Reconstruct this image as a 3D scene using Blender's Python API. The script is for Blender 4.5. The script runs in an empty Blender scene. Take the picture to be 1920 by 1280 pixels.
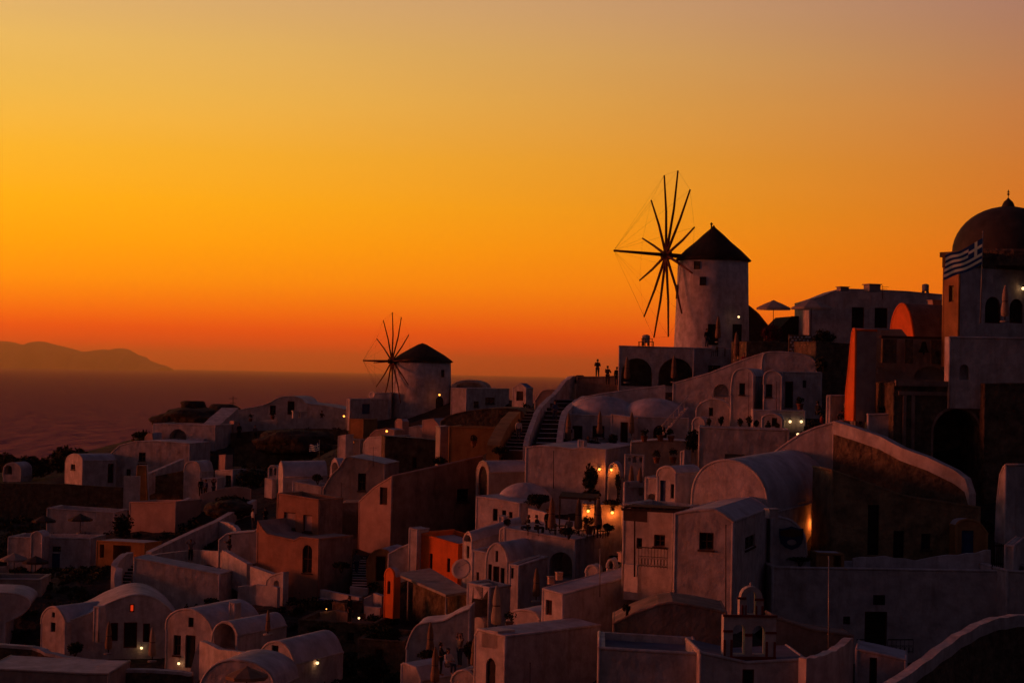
import bpy, bmesh, math, random
import numpy as np
from mathutils import Vector, Matrix
from mathutils.geometry import tessellate_polygon
random.seed(7); RNG = np.random.default_rng(7)
S = bpy.context.scene
COL = S.collection
# ---------------------------------------------------------------- camera
F = 3583.0                                   # focal length in pixels of the 1920 px wide photograph
ROLL = math.atan(0.0203); PITCH = math.atan(60.5 / F * math.cos(ROLL))
_f = Vector((0, math.cos(PITCH), math.sin(PITCH))); _u = Vector((0, -math.sin(PITCH), math.cos(PITCH))); _r = Vector((1, 0, 0))
_r2 = _r * math.cos(ROLL) + _u * math.sin(ROLL); _u2 = _u * math.cos(ROLL) - _r * math.sin(ROLL)
cam = bpy.data.cameras.new('camera'); camo = bpy.data.objects.new('camera', cam); COL.objects.link(camo)
camo.matrix_world = Matrix((( _r2.x, _u2.x, -_f.x, 0), (_r2.y, _u2.y, -_f.y, 0), (_r2.z, _u2.z, -_f.z, 0), (0, 0, 0, 1)))
cam.sensor_fit = 'HORIZONTAL'; cam.sensor_width = 36.0; cam.lens = 36.0 * F / 1920.0
cam.clip_start = 0.5; cam.clip_end = 200000
S.camera = camo
# ---------------------------------------------------------------- light
SUN_AZ = math.radians(-88)                   # azimuth from the view direction (left of it), the sun is at the horizon
SUN_EL = math.radians(4.5)
S.view_settings.view_transform = 'Standard'; S.view_settings.look = 'None'
S.view_settings.exposure = 0.0; S.view_settings.gamma = 1.0
W = bpy.data.worlds.new('World'); S.world = W; W.use_nodes = True
nt = W.node_tree; nt.nodes.clear()
def N(t, **k):
    n = nt.nodes.new(t)
    for a, b in k.items(): setattr(n, a, b)
    return n
def L(a, b): nt.links.new(a, b)
def M_(op, a=None, b=None, clamp=False):
    n = N('ShaderNodeMath', operation=op, use_clamp=clamp)
    for i, v in enumerate((a, b)):
        if v is None: continue
        if isinstance(v, (int, float)): n.inputs[i].default_value = v
        else: L(v, n.inputs[i])
    return n.outputs[0]
def lin(c):
    return tuple((x / 255 / 12.92 if x / 255 <= .04045 else ((x / 255 + .055) / 1.055) ** 2.4) for x in c) + (1,)
tc = N('ShaderNodeTexCoord'); sep = N('ShaderNodeSeparateXYZ'); L(tc.outputs['Generated'], sep.inputs[0])
zc = M_('MAXIMUM', sep.outputs['Z'], 0.0); fac = M_('POWER', zc, 0.5)
def ramp(stops):                                # the haze box dims the lowest few degrees, so the sky behind it is a little brighter there
    r = N('ShaderNodeValToRGB'); L(fac, r.inputs[0]); cr = r.color_ramp; cr.interpolation = 'B_SPLINE' if False else 'LINEAR'
    for i, (z, c) in enumerate(stops):
        p = z ** .5
        e = cr.elements[i] if i < 2 else cr.elements.new(p)
        e.position = p; g_ = 1 + .26 * max(0, 1 - z / .15); q_ = lin(c); e.color = (q_[0] * g_, q_[1] * g_, q_[2] * g_, 1)
    return r.outputs[0]
# z = sine of elevation;  colours of the dusk sky towards the sunset, at the right of the picture and opposite the sunset
SK1 = [(0, (200, 56, 8)), (.006, (232, 58, 2)), (.012, (252, 60, 0)), (.020, (255, 76, 0)), (.030, (255, 112, 0)), (.045, (255, 145, 0)), (.065, (254, 162, 2)),
       (.085, (252, 172, 14)), (.11, (247, 178, 42)), (.14, (239, 184, 76)), (.165, (233, 184, 94)), (.19, (222, 177, 112)), (.25, (176, 142, 112)), (.34, (96, 80, 82)), (.5, (52, 44, 58)), (1, (40, 36, 53))]
SK2 = [(0, (184, 62, 18)), (.006, (204, 68, 12)), (.012, (224, 72, 4)), (.020, (232, 78, 0)), (.030, (226, 92, 4)), (.045, (226, 102, 8)), (.065, (216, 104, 16)),
       (.085, (206, 108, 28)), (.11, (198, 112, 44)), (.14, (190, 118, 66)), (.165, (176, 120, 84)), (.19, (166, 118, 98)), (.25, (136, 100, 96)), (.34, (86, 66, 76)), (.5, (50, 42, 57)), (1, (40, 36, 53))]
SK3 = [(0, (43, 29, 31)), (.05, (44, 30, 33)), (.19, (45, 33, 38)), (.4, (42, 34, 44)), (1, (40, 36, 53))]
c1, c2, c3 = ramp(SK1), ramp(SK2), ramp(SK3)
hl = M_('SQRT', M_('MAXIMUM', M_('ADD', M_('MULTIPLY', sep.outputs['X'], sep.outputs['X']), M_('MULTIPLY', sep.outputs['Y'], sep.outputs['Y'])), 1e-6))
GLOW = math.radians(-36)
dot = M_('DIVIDE', M_('ADD', M_('MULTIPLY', sep.outputs['X'], math.sin(GLOW)), M_('MULTIPLY', sep.outputs['Y'], math.cos(GLOW))), hl)
def mrange(v, a, b, smooth=True):
    n = N('ShaderNodeMapRange'); n.interpolation_type = 'SMOOTHSTEP' if smooth else 'LINEAR'
    L(v, n.inputs[0]); n.inputs[1].default_value = a; n.inputs[2].default_value = b
    n.inputs[3].default_value = 0; n.inputs[4].default_value = 1
    return n.outputs[0]
def mix(f, a, b):
    n = N('ShaderNodeMix', data_type='RGBA'); L(f, n.inputs[0]); L(a, n.inputs[6]); L(b, n.inputs[7]); return n.outputs[2]
def scal(t, v=None):
    return t
t12 = mrange(dot, math.cos(math.radians(52)), math.cos(math.radians(20)), False)
t23 = mrange(dot, math.cos(math.radians(108)), math.cos(math.radians(50)))
sky = mix(t23, c3, mix(t12, c2, c1))
nz = N('ShaderNodeTexNoise'); nz.inputs['Scale'].default_value = 3.0; nz.inputs['Detail'].default_value = 3
mp = N('ShaderNodeMapping'); mp.inputs['Scale'].default_value = (1, 1, 7); L(tc.outputs['Generated'], mp.inputs[0]); L(mp.outputs[0], nz.inputs['Vector'])
vm = N('ShaderNodeVectorMath', operation='SCALE'); L(sky, vm.inputs[0]); L(M_('ADD', M_('MULTIPLY', nz.outputs[0], .10), 1.02), vm.inputs['Scale'])
bg1 = N('ShaderNodeBackground'); L(vm.outputs[0], bg1.inputs[0]); bg1.inputs[1].default_value = 1.0
nsk = N('ShaderNodeTexSky', sky_type='NISHITA'); nsk.sun_disc = False; nsk.sun_elevation = math.radians(0.5); nsk.sun_rotation = SUN_AZ
nsk.dust_density = 3
bg2 = N('ShaderNodeBackground'); L(nsk.outputs[0], bg2.inputs[0]); bg2.inputs[1].default_value = 0.002
ad = N('ShaderNodeAddShader'); L(bg1.outputs[0], ad.inputs[0]); L(bg2.outputs[0], ad.inputs[1])
wo = N('ShaderNodeOutputWorld'); L(ad.outputs[0], wo.inputs[0])
W.cycles.sampling_method = 'MANUAL'; W.cycles.sample_map_resolution = 1024
sun = bpy.data.lights.new('sun', 'SUN'); sun.energy = 1.55; sun.color = (1.0, 0.165, 0.07); sun.angle = math.radians(14)
suno = bpy.data.objects.new('sun', sun); COL.objects.link(suno)
sd = Vector((math.sin(SUN_AZ) * math.cos(SUN_EL), math.cos(SUN_AZ) * math.cos(SUN_EL), math.sin(SUN_EL)))
suno.rotation_euler = sd.to_track_quat('Z', 'Y').to_euler(); suno.location = sd * 400
cy = S.cycles
cy.use_denoising = True; cy.max_bounces = 5; cy.diffuse_bounces = 3; cy.glossy_bounces = 2; cy.transmission_bounces = 3; cy.volume_bounces = 1
cy.caustics_reflective = False; cy.caustics_refractive = False; cy.sample_clamp_indirect = 4

# ---------------------------------------------------------------- projection helpers: photograph pixel + distance -> place
def ray(px, py):
    d = _f * F + _r2 * (px - 960) + _u2 * (640 - py)
    return d / d.y
def P(px, py, D): return ray(px, py) * D
SEA = -110.0
CLEAR = []                                    # (column, column, row, distance): ground in front stays below this line
GROUND = []                                   # (x, y, z) points the terrain passes through
def ground(v, dz=0.0): GROUND.append((v.x, v.y, v.z + dz))
class Plane:
    def __init__(s, O, a):                    # vertical plane through O; a = turn of the facade from facing the camera (radians)
        s.O = Vector((O.x, O.y, 0)); s.u = Vector((math.cos(a), -math.sin(a), 0)); s.w = Vector((math.sin(a), math.cos(a), 0))
    def hit(s, px, py):
        d = ray(px, py); t = s.w.dot(s.O) / s.w.dot(d); q = d * t
        return (s.u.dot(q - s.O), q.z)
    def pt(s, sz, dep=0.0):
        return s.O + s.u * sz[0] + s.w * dep + Vector((0, 0, sz[1]))

# ---------------------------------------------------------------- materials
MATS = {}
def mat(name, col, rough=.85, var=.15, scale=.8, bump=.25, bscale=6.0, bdist=.02, metal=0.0, stain=None, stain_amt=0.0, emit=None, estr=0.0, spec=.3, stretch=(1, 1, 1), col2=None):
    m = bpy.data.materials.new(name); m.use_nodes = True; t = m.node_tree; b = t.nodes['Principled BSDF']
    def n(ty): return t.nodes.new(ty)
    l = t.links.new
    geo = n('ShaderNodeNewGeometry'); mp = n('ShaderNodeMapping'); mp.inputs['Scale'].default_value = stretch; l(geo.outputs['Position'], mp.inputs[0])
    n1 = n('ShaderNodeTexNoise'); n1.inputs['Scale'].default_value = scale; n1.inputs['Detail'].default_value = 6; n1.inputs['Roughness'].default_value = .65; l(mp.outputs[0], n1.inputs['Vector'])
    r = n('ShaderNodeValToRGB'); l(n1.outputs[0], r.inputs[0])
    c2 = col2 if col2 else tuple(x * (1 - 2.2 * var) for x in col)
    r.color_ramp.elements[0].position = .3; r.color_ramp.elements[0].color = (*[max(0, x) for x in c2], 1)
    r.color_ramp.elements[1].position = .68; r.color_ramp.elements[1].color = (*[min(1, x * (1 + .5 * var)) for x in col], 1)
    out = r.outputs[0]
    if stain:
        ms = n('ShaderNodeMapping'); ms.inputs['Scale'].default_value = (1.6, 1.6, .28); l(geo.outputs['Position'], ms.inputs[0])
        n2 = n('ShaderNodeTexNoise'); n2.inputs['Scale'].default_value = 1.1; n2.inputs['Detail'].default_value = 7; n2.inputs['Roughness'].default_value = .7; l(ms.outputs[0], n2.inputs['Vector'])
        r2 = n('ShaderNodeValToRGB'); l(n2.outputs[0], r2.inputs[0]); r2.color_ramp.elements[0].position = .5; r2.color_ramp.elements[0].color = (0, 0, 0, 1)
        r2.color_ramp.elements[1].position = .78; r2.color_ramp.elements[1].color = (stain_amt,) * 3 + (1,)
        mx = n('ShaderNodeMix'); mx.data_type = 'RGBA'; l(r2.outputs[0], mx.inputs[0]); l(out, mx.inputs[6]); mx.inputs[7].default_value = (*stain, 1); out = mx.outputs[2]
    l(out, b.inputs['Base Color'])
    b.inputs['Roughness'].default_value = rough; b.inputs['Metallic'].default_value = metal; b.inputs['Specular IOR Level'].default_value = spec
    if bump:
        n3 = n('ShaderNodeTexNoise'); n3.inputs['Scale'].default_value = bscale; n3.inputs['Detail'].default_value = 5; l(geo.outputs['Position'], n3.inputs['Vector'])
        bp = n('ShaderNodeBump'); bp.inputs['Strength'].default_value = bump; bp.inputs['Distance'].default_value = bdist * 4; l(n3.outputs[0], bp.inputs['Height']); l(bp.outputs[0], b.inputs['Normal'])
    if emit:
        b.inputs['Emission Color'].default_value = (*emit, 1); b.inputs['Emission Strength'].default_value = estr
    MATS[name] = m; return m
mat('whitewash', (.62, .58, .57), var=.2, scale=1.3, stain=(.27, .22, .18), stain_amt=.85, bump=.32, bscale=1.5, bdist=.07)
mat('whitewash_roof', (.58, .57, .62), bump=.32, var=.2, stain=(.30, .27, .26), stain_amt=.6, bscale=2.5, bdist=.05)  # same whitewash, the bluish light of the sky put into its tint
mat('grey_plaster', (.40, .36, .33), var=.2, stain=(.18, .15, .12), stain_amt=.7, bscale=3, bdist=.05)
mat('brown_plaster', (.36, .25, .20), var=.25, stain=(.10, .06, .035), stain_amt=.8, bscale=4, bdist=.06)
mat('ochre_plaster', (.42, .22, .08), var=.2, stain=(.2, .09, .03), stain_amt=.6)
mat('terracotta_plaster', (.46, .25, .16), var=.2, stain=(.3, .12, .06), stain_amt=.6)
mat('orange_paint_and_light', (.90, .20, .03), var=.12, stain=(.5, .09, .02), stain_amt=.5)  # wall paint; also carries the sunset light on the buttress and chapel gable
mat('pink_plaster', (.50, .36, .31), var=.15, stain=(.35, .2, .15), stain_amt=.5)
mat('ochre_stone', (.34, .235, .12), var=.3, scale=1.1, stain=(.14, .09, .045), stain_amt=.8, bump=.6, bscale=2.5, bdist=.1)
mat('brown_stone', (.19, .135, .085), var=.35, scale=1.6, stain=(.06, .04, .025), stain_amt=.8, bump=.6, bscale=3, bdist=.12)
mat('rock', (.045, .032, .025), var=.35, scale=.7, stain=(.035, .026, .02), stain_amt=.9, bump=.8, bscale=1.5, bdist=.2)
mat('soil', (.035, .025, .02), var=.3, scale=.35, stain=(.03, .026, .016), stain_amt=.9, bump=.7, bscale=1.2, bdist=.2)
mat('thatch', (.035, .024, .018), var=.3, scale=2.5, bump=.8, bscale=9, bdist=.06, stretch=(1, 1, .35))
mat('old_wood', (.09, .045, .03), var=.3, scale=4, stretch=(1, 1, .3))
mat('red_brown_wood', (.14, .032, .018), var=.3, scale=4)
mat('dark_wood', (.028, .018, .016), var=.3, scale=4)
mat('blue_paint', (.03, .07, .20), var=.2, rough=.5)
mat('blue_roof', (.10, .19, .45), var=.2, rough=.7)
mat('dark_glass', (.012, .012, .015), rough=.15, var=.1, bump=0, spec=.5)
mat('iron', (.015, .015, .018), rough=.6, var=.1, bump=.1, metal=.3)
mat('pale_metal', (.35, .34, .34), rough=.5, var=.1, bump=.1, metal=.5)
mat('bronze', (.05, .035, .02), rough=.45, metal=.8, var=.2)
mat('dome_tiles', (.055, .045, .04), var=.25, scale=1.2, rough=.8)
mat('slate_roof', (.16, .17, .24), var=.2, scale=.9)
mat('canvas', (.46, .32, .22), var=.15, scale=2, bump=.2)
mat('pale_canvas', (.62, .54, .46), var=.12, scale=2, bump=.2)
mat('dark_canvas', (.07, .05, .04), var=.2, scale=2)
mat('leaf_dark', (.030, .040, .018), var=.4, scale=1.5, bump=0)
mat('leaf_olive', (.055, .062, .026), var=.4, scale=1.5, bump=0)
mat('leaf_red', (.16, .02, .04), var=.4, scale=1.5, bump=0)
mat('bark', (.06, .04, .03), var=.3, scale=5)
mat('clay_pot', (.22, .09, .05), var=.2)
mat('white_pot', (.55, .52, .5), var=.15)
mat('red_brick_trim', (.22, .035, .025), var=.2)
mat('flag_white', (.8, .78, .78), var=.06, bump=.1)
mat('flag_blue', (.02, .055, .24), var=.1, bump=.1)
mat('skin', (.34, .18, .12), var=.08, rough=.6, bump=0)
mat('hair', (.02, .013, .01), var=.2, rough=.6)
mat('cloth_black', (.015, .015, .018), var=.2); mat('cloth_white', (.55, .52, .5), var=.1); mat('cloth_red', (.30, .03, .03), var=.1)
mat('cloth_blue', (.04, .07, .16), var=.1); mat('cloth_grey', (.14, .13, .13), var=.1); mat('denim', (.03, .045, .09), var=.15)
mat('bulb', (.9, .8, .6), bump=0, emit=(1.0, .34, .05), estr=2.8)
mat('bulb_white', (.9, .8, .6), bump=0, emit=(1.0, .62, .28), estr=2.2)
mat('lit_red', (.3, .05, .02), bump=0, emit=(1.0, .05, .01), estr=.55)
mat('lit_glow', (.3, .05, .02), bump=0, emit=(1.0, .16, .03), estr=.25)
mat('sign_paint', (.03, .05, .12), var=.2); mat('sign_brown', (.10, .05, .02), var=.2); mat('dish', (.5, .47, .45), var=.08, rough=.5)
for _n in ('flag_white', 'flag_blue', 'pale_canvas', 'canvas'):      # thin cloth lets the sunset through
    _t = MATS[_n].node_tree; _b = _t.nodes['Principled BSDF']; _tr = _t.nodes.new('ShaderNodeBsdfTranslucent'); _mx = _t.nodes.new('ShaderNodeMixShader'); _mx.inputs[0].default_value = .45
    _t.links.new(_b.inputs['Base Color'].links[0].from_socket, _tr.inputs[0]); _t.links.new(_b.outputs[0], _mx.inputs[1]); _t.links.new(_tr.outputs[0], _mx.inputs[2]); _t.links.new(_mx.outputs[0], _t.nodes['Material Output'].inputs[0])
def mt(x): return MATS[x] if isinstance(x, str) else x

# ---------------------------------------------------------------- mesh helpers
def tag(o, label=None, cat=None, group=None, kind=None):
    for k, v in (('label', label), ('category', cat), ('group', group), ('kind', kind)):
        if v: o[k] = v
    return o
def empty(name, loc, label, cat, group=None, rz=0.0):
    o = bpy.data.objects.new(name, None); COL.objects.link(o); o.location = loc; o.rotation_euler = (0, 0, rz); o.empty_display_size = .3
    return tag(o, label, cat, group)
LOCAL = set()                                # things whose parts are modelled about their own origin
class MB:
    def __init__(s): s.v = []; s.f = []; s.sm = []; s.mi = []; s.m = 0
    def quad(s, pts, smooth=False):
        i = len(s.v); s.v += [tuple(p) for p in pts]; s.f.append(tuple(range(i, i + len(pts)))); s.sm.append(smooth); s.mi.append(s.m)
    def tris(s, pts, tl, smooth=False):
        i = len(s.v); s.v += [tuple(p) for p in pts]
        for t in tl: s.f.append(tuple(i + k for k in t)); s.sm.append(smooth); s.mi.append(s.m)
    def box(s, c, sz, rz=0.0, M=None):
        hx, hy, hz = sz[0] / 2, sz[1] / 2, sz[2] / 2; R = Matrix.Rotation(rz, 3, 'Z') if M is None else M; c = Vector(c)
        p = [c + R @ Vector((x * hx, y * hy, z * hz)) for x in (-1, 1) for y in (-1, 1) for z in (-1, 1)]
        i = len(s.v); s.v += [tuple(q) for q in p]
        for f in ((0, 1, 3, 2), (4, 6, 7, 5), (0, 4, 5, 1), (2, 3, 7, 6), (0, 2, 6, 4), (1, 5, 7, 3)):
            s.f.append(tuple(i + k for k in f)); s.sm.append(False); s.mi.append(s.m)
    def tube(s, a, b, r0, r1=None, n=8, smooth=True, caps=True):
        r1 = r0 if r1 is None else r1; a = Vector(a); b = Vector(b); d = (b - a).normalized()
        x = d.orthogonal().normalized(); y = d.cross(x); i = len(s.v)
        for c, r in ((a, r0), (b, r1)):
            for k in range(n):
                t = 2 * math.pi * k / n; s.v.append(tuple(c + x * (r * math.cos(t)) + y * (r * math.sin(t))))
        for k in range(n):
            s.f.append((i + k, i + (k + 1) % n, i + n + (k + 1) % n, i + n + k)); s.sm.append(smooth); s.mi.append(s.m)
        if caps:
            s.f.append(tuple(i + k for k in range(n))[::-1]); s.sm.append(False); s.mi.append(s.m)
            s.f.append(tuple(i + n + k for k in range(n))); s.sm.append(False); s.mi.append(s.m)
    def sweep(s, pts, w, r, n=6):
        b = len(s.v); m = len(pts)
        for i, p in enumerate(pts):
            d = (pts[min(i + 1, m - 1)] - pts[max(i - 1, 0)]).normalized(); q = d.cross(w).normalized()
            for k in range(n):
                t = 2 * math.pi * k / n; s.v.append(tuple(p + w * (r * math.cos(t)) + q * (r * math.sin(t))))
        for i in range(m - 1):
            for k in range(n): s.f.append((b + i * n + k, b + i * n + (k + 1) % n, b + (i + 1) * n + (k + 1) % n, b + (i + 1) * n + k)); s.sm.append(True); s.mi.append(s.m)
    def path(s, pts, r, n=6):
        for a, b in zip(pts[:-1], pts[1:]): s.tube(a, b, r, r, n)
    def lathe(s, c, prof, n=24, fold=None, smooth=True, a0=0.0, a1=2 * math.pi):
        c = Vector(c); i = len(s.v); full = abs(a1 - a0 - 2 * math.pi) < 1e-6; nn = n if full else n + 1
        for j, (r, z) in enumerate(prof):
            for k in range(nn):
                t = a0 + (a1 - a0) * k / n; rr = r * (fold(k, j) if fold else 1)
                s.v.append((c.x + rr * math.cos(t), c.y + rr * math.sin(t), c.z + z))
        for j in range(len(prof) - 1):
            for k in range(n):
                k2 = (k + 1) % nn
                s.f.append((i + j * nn + k, i + j * nn + k2, i + (j + 1) * nn + k2, i + (j + 1) * nn + k)); s.sm.append(smooth); s.mi.append(s.m)
    def build(s, name, m, parent=None, rel=True, label=None):
        me = bpy.data.meshes.new(name)
        off = Vector(parent.location) if (parent is not None and rel) else Vector((0, 0, 0))
        if parent is not None and rel:
            q = parent
            while q.parent is not None: q = q.parent; off += Vector(q.location)
            if q.name in LOCAL: off = Vector((0, 0, 0))
        me.from_pydata([(a - off.x, b - off.y, c - off.z) for a, b, c in s.v], [], s.f)
        me.polygons.foreach_set('use_smooth', s.sm)
        ml = m if isinstance(m, (list, tuple)) else [m]
        for x in ml: me.materials.append(mt(x))
        if len(ml) > 1: me.polygons.foreach_set('material_index', s.mi)
        me.update(); o = bpy.data.objects.new(name, me); COL.objects.link(o)
        if parent is not None: o.parent = parent
        if label: o['label'] = label
        return o
def single(name, mb, m, loc, label, cat, group=None):
    """a thing that is one mesh: geometry given in world coordinates, origin set at loc"""
    me = bpy.data.meshes.new(name); loc = Vector(loc)
    me.from_pydata([(a - loc.x, b - loc.y, c - loc.z) for a, b, c in mb.v], [], mb.f); me.polygons.foreach_set('use_smooth', mb.sm)
    ml = m if isinstance(m, (list, tuple)) else [m]
    for x in ml: me.materials.append(mt(x))
    if len(ml) > 1: me.polygons.foreach_set('material_index', mb.mi)
    me.update(); o = bpy.data.objects.new(name, me); COL.objects.link(o); o.location = loc
    return tag(o, label, cat, group)
def copy_tree(o, loc=None, rz=None, label=None, parent=None):
    c = o.copy(); COL.objects.link(c)
    if parent is not None: c.parent = parent
    if loc is not None: c.location = loc
    if rz is not None: c.rotation_euler = (0, 0, rz)
    if label: c['label'] = label
    for ch in list(o.children): copy_tree(ch, parent=c)
    return c

# ---------------------------------------------------------------- facades with real openings
def tess(mb, pl, outline, holes, dep=0.0):
    polys = [[Vector((p[0], p[1], 0)) for p in outline]] + [[Vector((p[0], p[1], 0)) for p in h] for h in holes]
    tl = tessellate_polygon(polys); flat = [p for q in ([outline] + holes) for p in q]
    mb.tris([pl.pt(p, dep) for p in flat], tl)
def arch(s0, s1, z0, z1, n=8, point=False):
    r = (s1 - s0) / 2; zc = z1 - min(r, (z1 - z0) * .8); cx = (s0 + s1) / 2; ry = z1 - zc
    if point: top = [(s1, zc), ((s1 + cx) / 2 + r * .16, zc + ry * .62), (cx, z1), ((s0 + cx) / 2 - r * .16, zc + ry * .62), (s0, zc)]
    else: top = [(cx + r * math.cos(math.pi * k / n), zc + ry * math.sin(math.pi * k / n)) for k in range(n + 1)]
    return [(s0, z0), (s1, z0)] + top
def shrink(o, d):
    cx = sum(p[0] for p in o) / len(o); cz = (min(p[1] for p in o) + max(p[1] for p in o)) / 2
    w = max(p[0] for p in o) - min(p[0] for p in o); h = max(p[1] for p in o) - min(p[1] for p in o)
    fx = max(.3, 1 - 2 * d / max(w, .01)); fz = max(.3, 1 - 2 * d / max(h, .01)); cx = (min(p[0] for p in o) + max(p[0] for p in o)) / 2
    return [(cx + (p[0] - cx) * fx, cz + (p[1] - cz) * fz) for p in o]
def slab(mb, pl, o, d0, d1, inner=None):
    tess(mb, pl, o, [inner] if inner else [], d0); tess(mb, pl, o, [inner] if inner else [], d1)
    for q in ([o] + ([inner] if inner else [])):
        for a, b in zip(q, q[1:] + q[:1]): mb.quad([pl.pt(a, d0), pl.pt(b, d0), pl.pt(b, d1), pl.pt(a, d1)])
def openings(mb, pl, ops, root, wallmat):
    holes = []; todo = []
    for op in ops:
        k, x0, y0, x1, y1 = op[:5]; cx, cyy = (x0 + x1) / 2, (y0 + y1) / 2
        s0 = pl.hit(x0, cyy)[0]; s1 = pl.hit(x1, cyy)[0]; z1 = pl.hit(cx, y0)[1]; z0 = pl.hit(cx, y1)[1]
        if s0 > s1: s0, s1 = s1, s0
        if k in ('a', 'va', 'wa', 'lita'): o = arch(s0, s1, z0, z1)
        elif k in ('ap',): o = arch(s0, s1, z0, z1, point=True)
        else: o = [(s0, z0), (s1, z0), (s1, z1), (s0, z1)]
        dep = 1.6 if k in ('v', 'va') else .2
        if len(op) > 5 and isinstance(op[5], (int, float)): dep = op[5]
        holes.append(o)
        for a, b in zip(o, o[1:] + o[:1]): mb.quad([pl.pt(a, 0), pl.pt(b, 0), pl.pt(b, dep), pl.pt(a, dep)])
        if k in ('v', 'va'):
            tess(mb, pl, o, [], dep); continue
        fm = op[5] if len(op) > 5 and isinstance(op[5], str) else None
        fr = MB(); inner = shrink(o, .07); slab(fr, pl, o, dep - .10, dep - .02, inner)
        w = s1 - s0; h = z1 - z0
        if k in ('w', 'wa') and w > .5:
            m1 = (s0 + s1) / 2; slab(fr, pl, [(m1 - .025, z0 + .05), (m1 + .025, z0 + .05), (m1 + .025, z1 - .08), (m1 - .025, z1 - .08)], dep - .095, dep - .025)
            m2 = (z0 + z1) / 2; slab(fr, pl, [(s0 + .06, m2 - .025), (m1 - .03, m2 - .025), (m1 - .03, m2 + .025), (s0 + .06, m2 + .025)], dep - .09, dep - .03)
            slab(fr, pl, [(m1 + .03, m2 - .025), (s1 - .06, m2 - .025), (s1 - .06, m2 + .025), (m1 + .03, m2 + .025)], dep - .09, dep - .03)
        if k in ('w', 'wa', 's') and w > .45 and h > .5: slab(fr, pl, [(s0 - .06, z0 - .09), (s1 + .06, z0 - .09), (s1 + .06, z0 - .002), (s0 - .06, z0 - .002)], -.07, -.004)
        pn = MB(); slab(pn, pl, inner, dep - .06, dep - .022)
        if k in ('d', 'a', 'ap'):
            for q in (.12, .55):                                    # raised door panels
                slab(pn, pl, [(s0 + w * .22, z0 + h * q), (s1 - w * .22, z0 + h * q), (s1 - w * .22, z0 + h * (q + .32)), (s0 + w * .22, z0 + h * (q + .32))], dep - .085, dep - .061)
        tess(mb, pl, o, [], dep)                                    # wall closing behind the joinery
        todo.append((k, pn, fr, fm, (s0, s1, z0, z1, dep)))
    def later():
        for k, pn, fr, fm, q in todo:
            isd = k in ('d', 'a', 'ap')
            pm = {'w': 'dark_glass', 'wa': 'dark_glass', 'lit': 'lit_red', 'lita': 'lit_glow', 's': 'pink_plaster'}.get(k, 'dark_wood')
            o = pn.build('door' if isd else 'window', fm if (fm and isd) else pm, root)
            fr.build('frame', fm or ('red_brown_wood' if isd else 'old_wood'), o)
            if isd:
                hd = MB(); s0, s1, z0, z1, dep = q; c = pl.pt((s0 + (s1 - s0) * .82, z0 + (z1 - z0) * .48), dep - .10); hd.tube(c, c + pl.w * .05, .03, .02, 6); hd.build('handle', 'bronze', o)
    return holes, later
def smooth_line(pts, k=3):
    out = []
    n = len(pts)
    for i in range(n - 1):
        p0, p1, p2, p3 = pts[max(i - 1, 0)], pts[i], pts[i + 1], pts[min(i + 2, n - 1)]
        for j in range(k):
            t = j / k
            out.append(tuple(.5 * ((2 * b) + (-a + c) * t + (2 * a - 5 * b + 4 * c - d) * t * t + (-a + 3 * b - 3 * c + d) * t ** 3) for a, b, c, d in zip(p0, p1, p2, p3)))
    out.append(tuple(pts[-1])); return out

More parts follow.
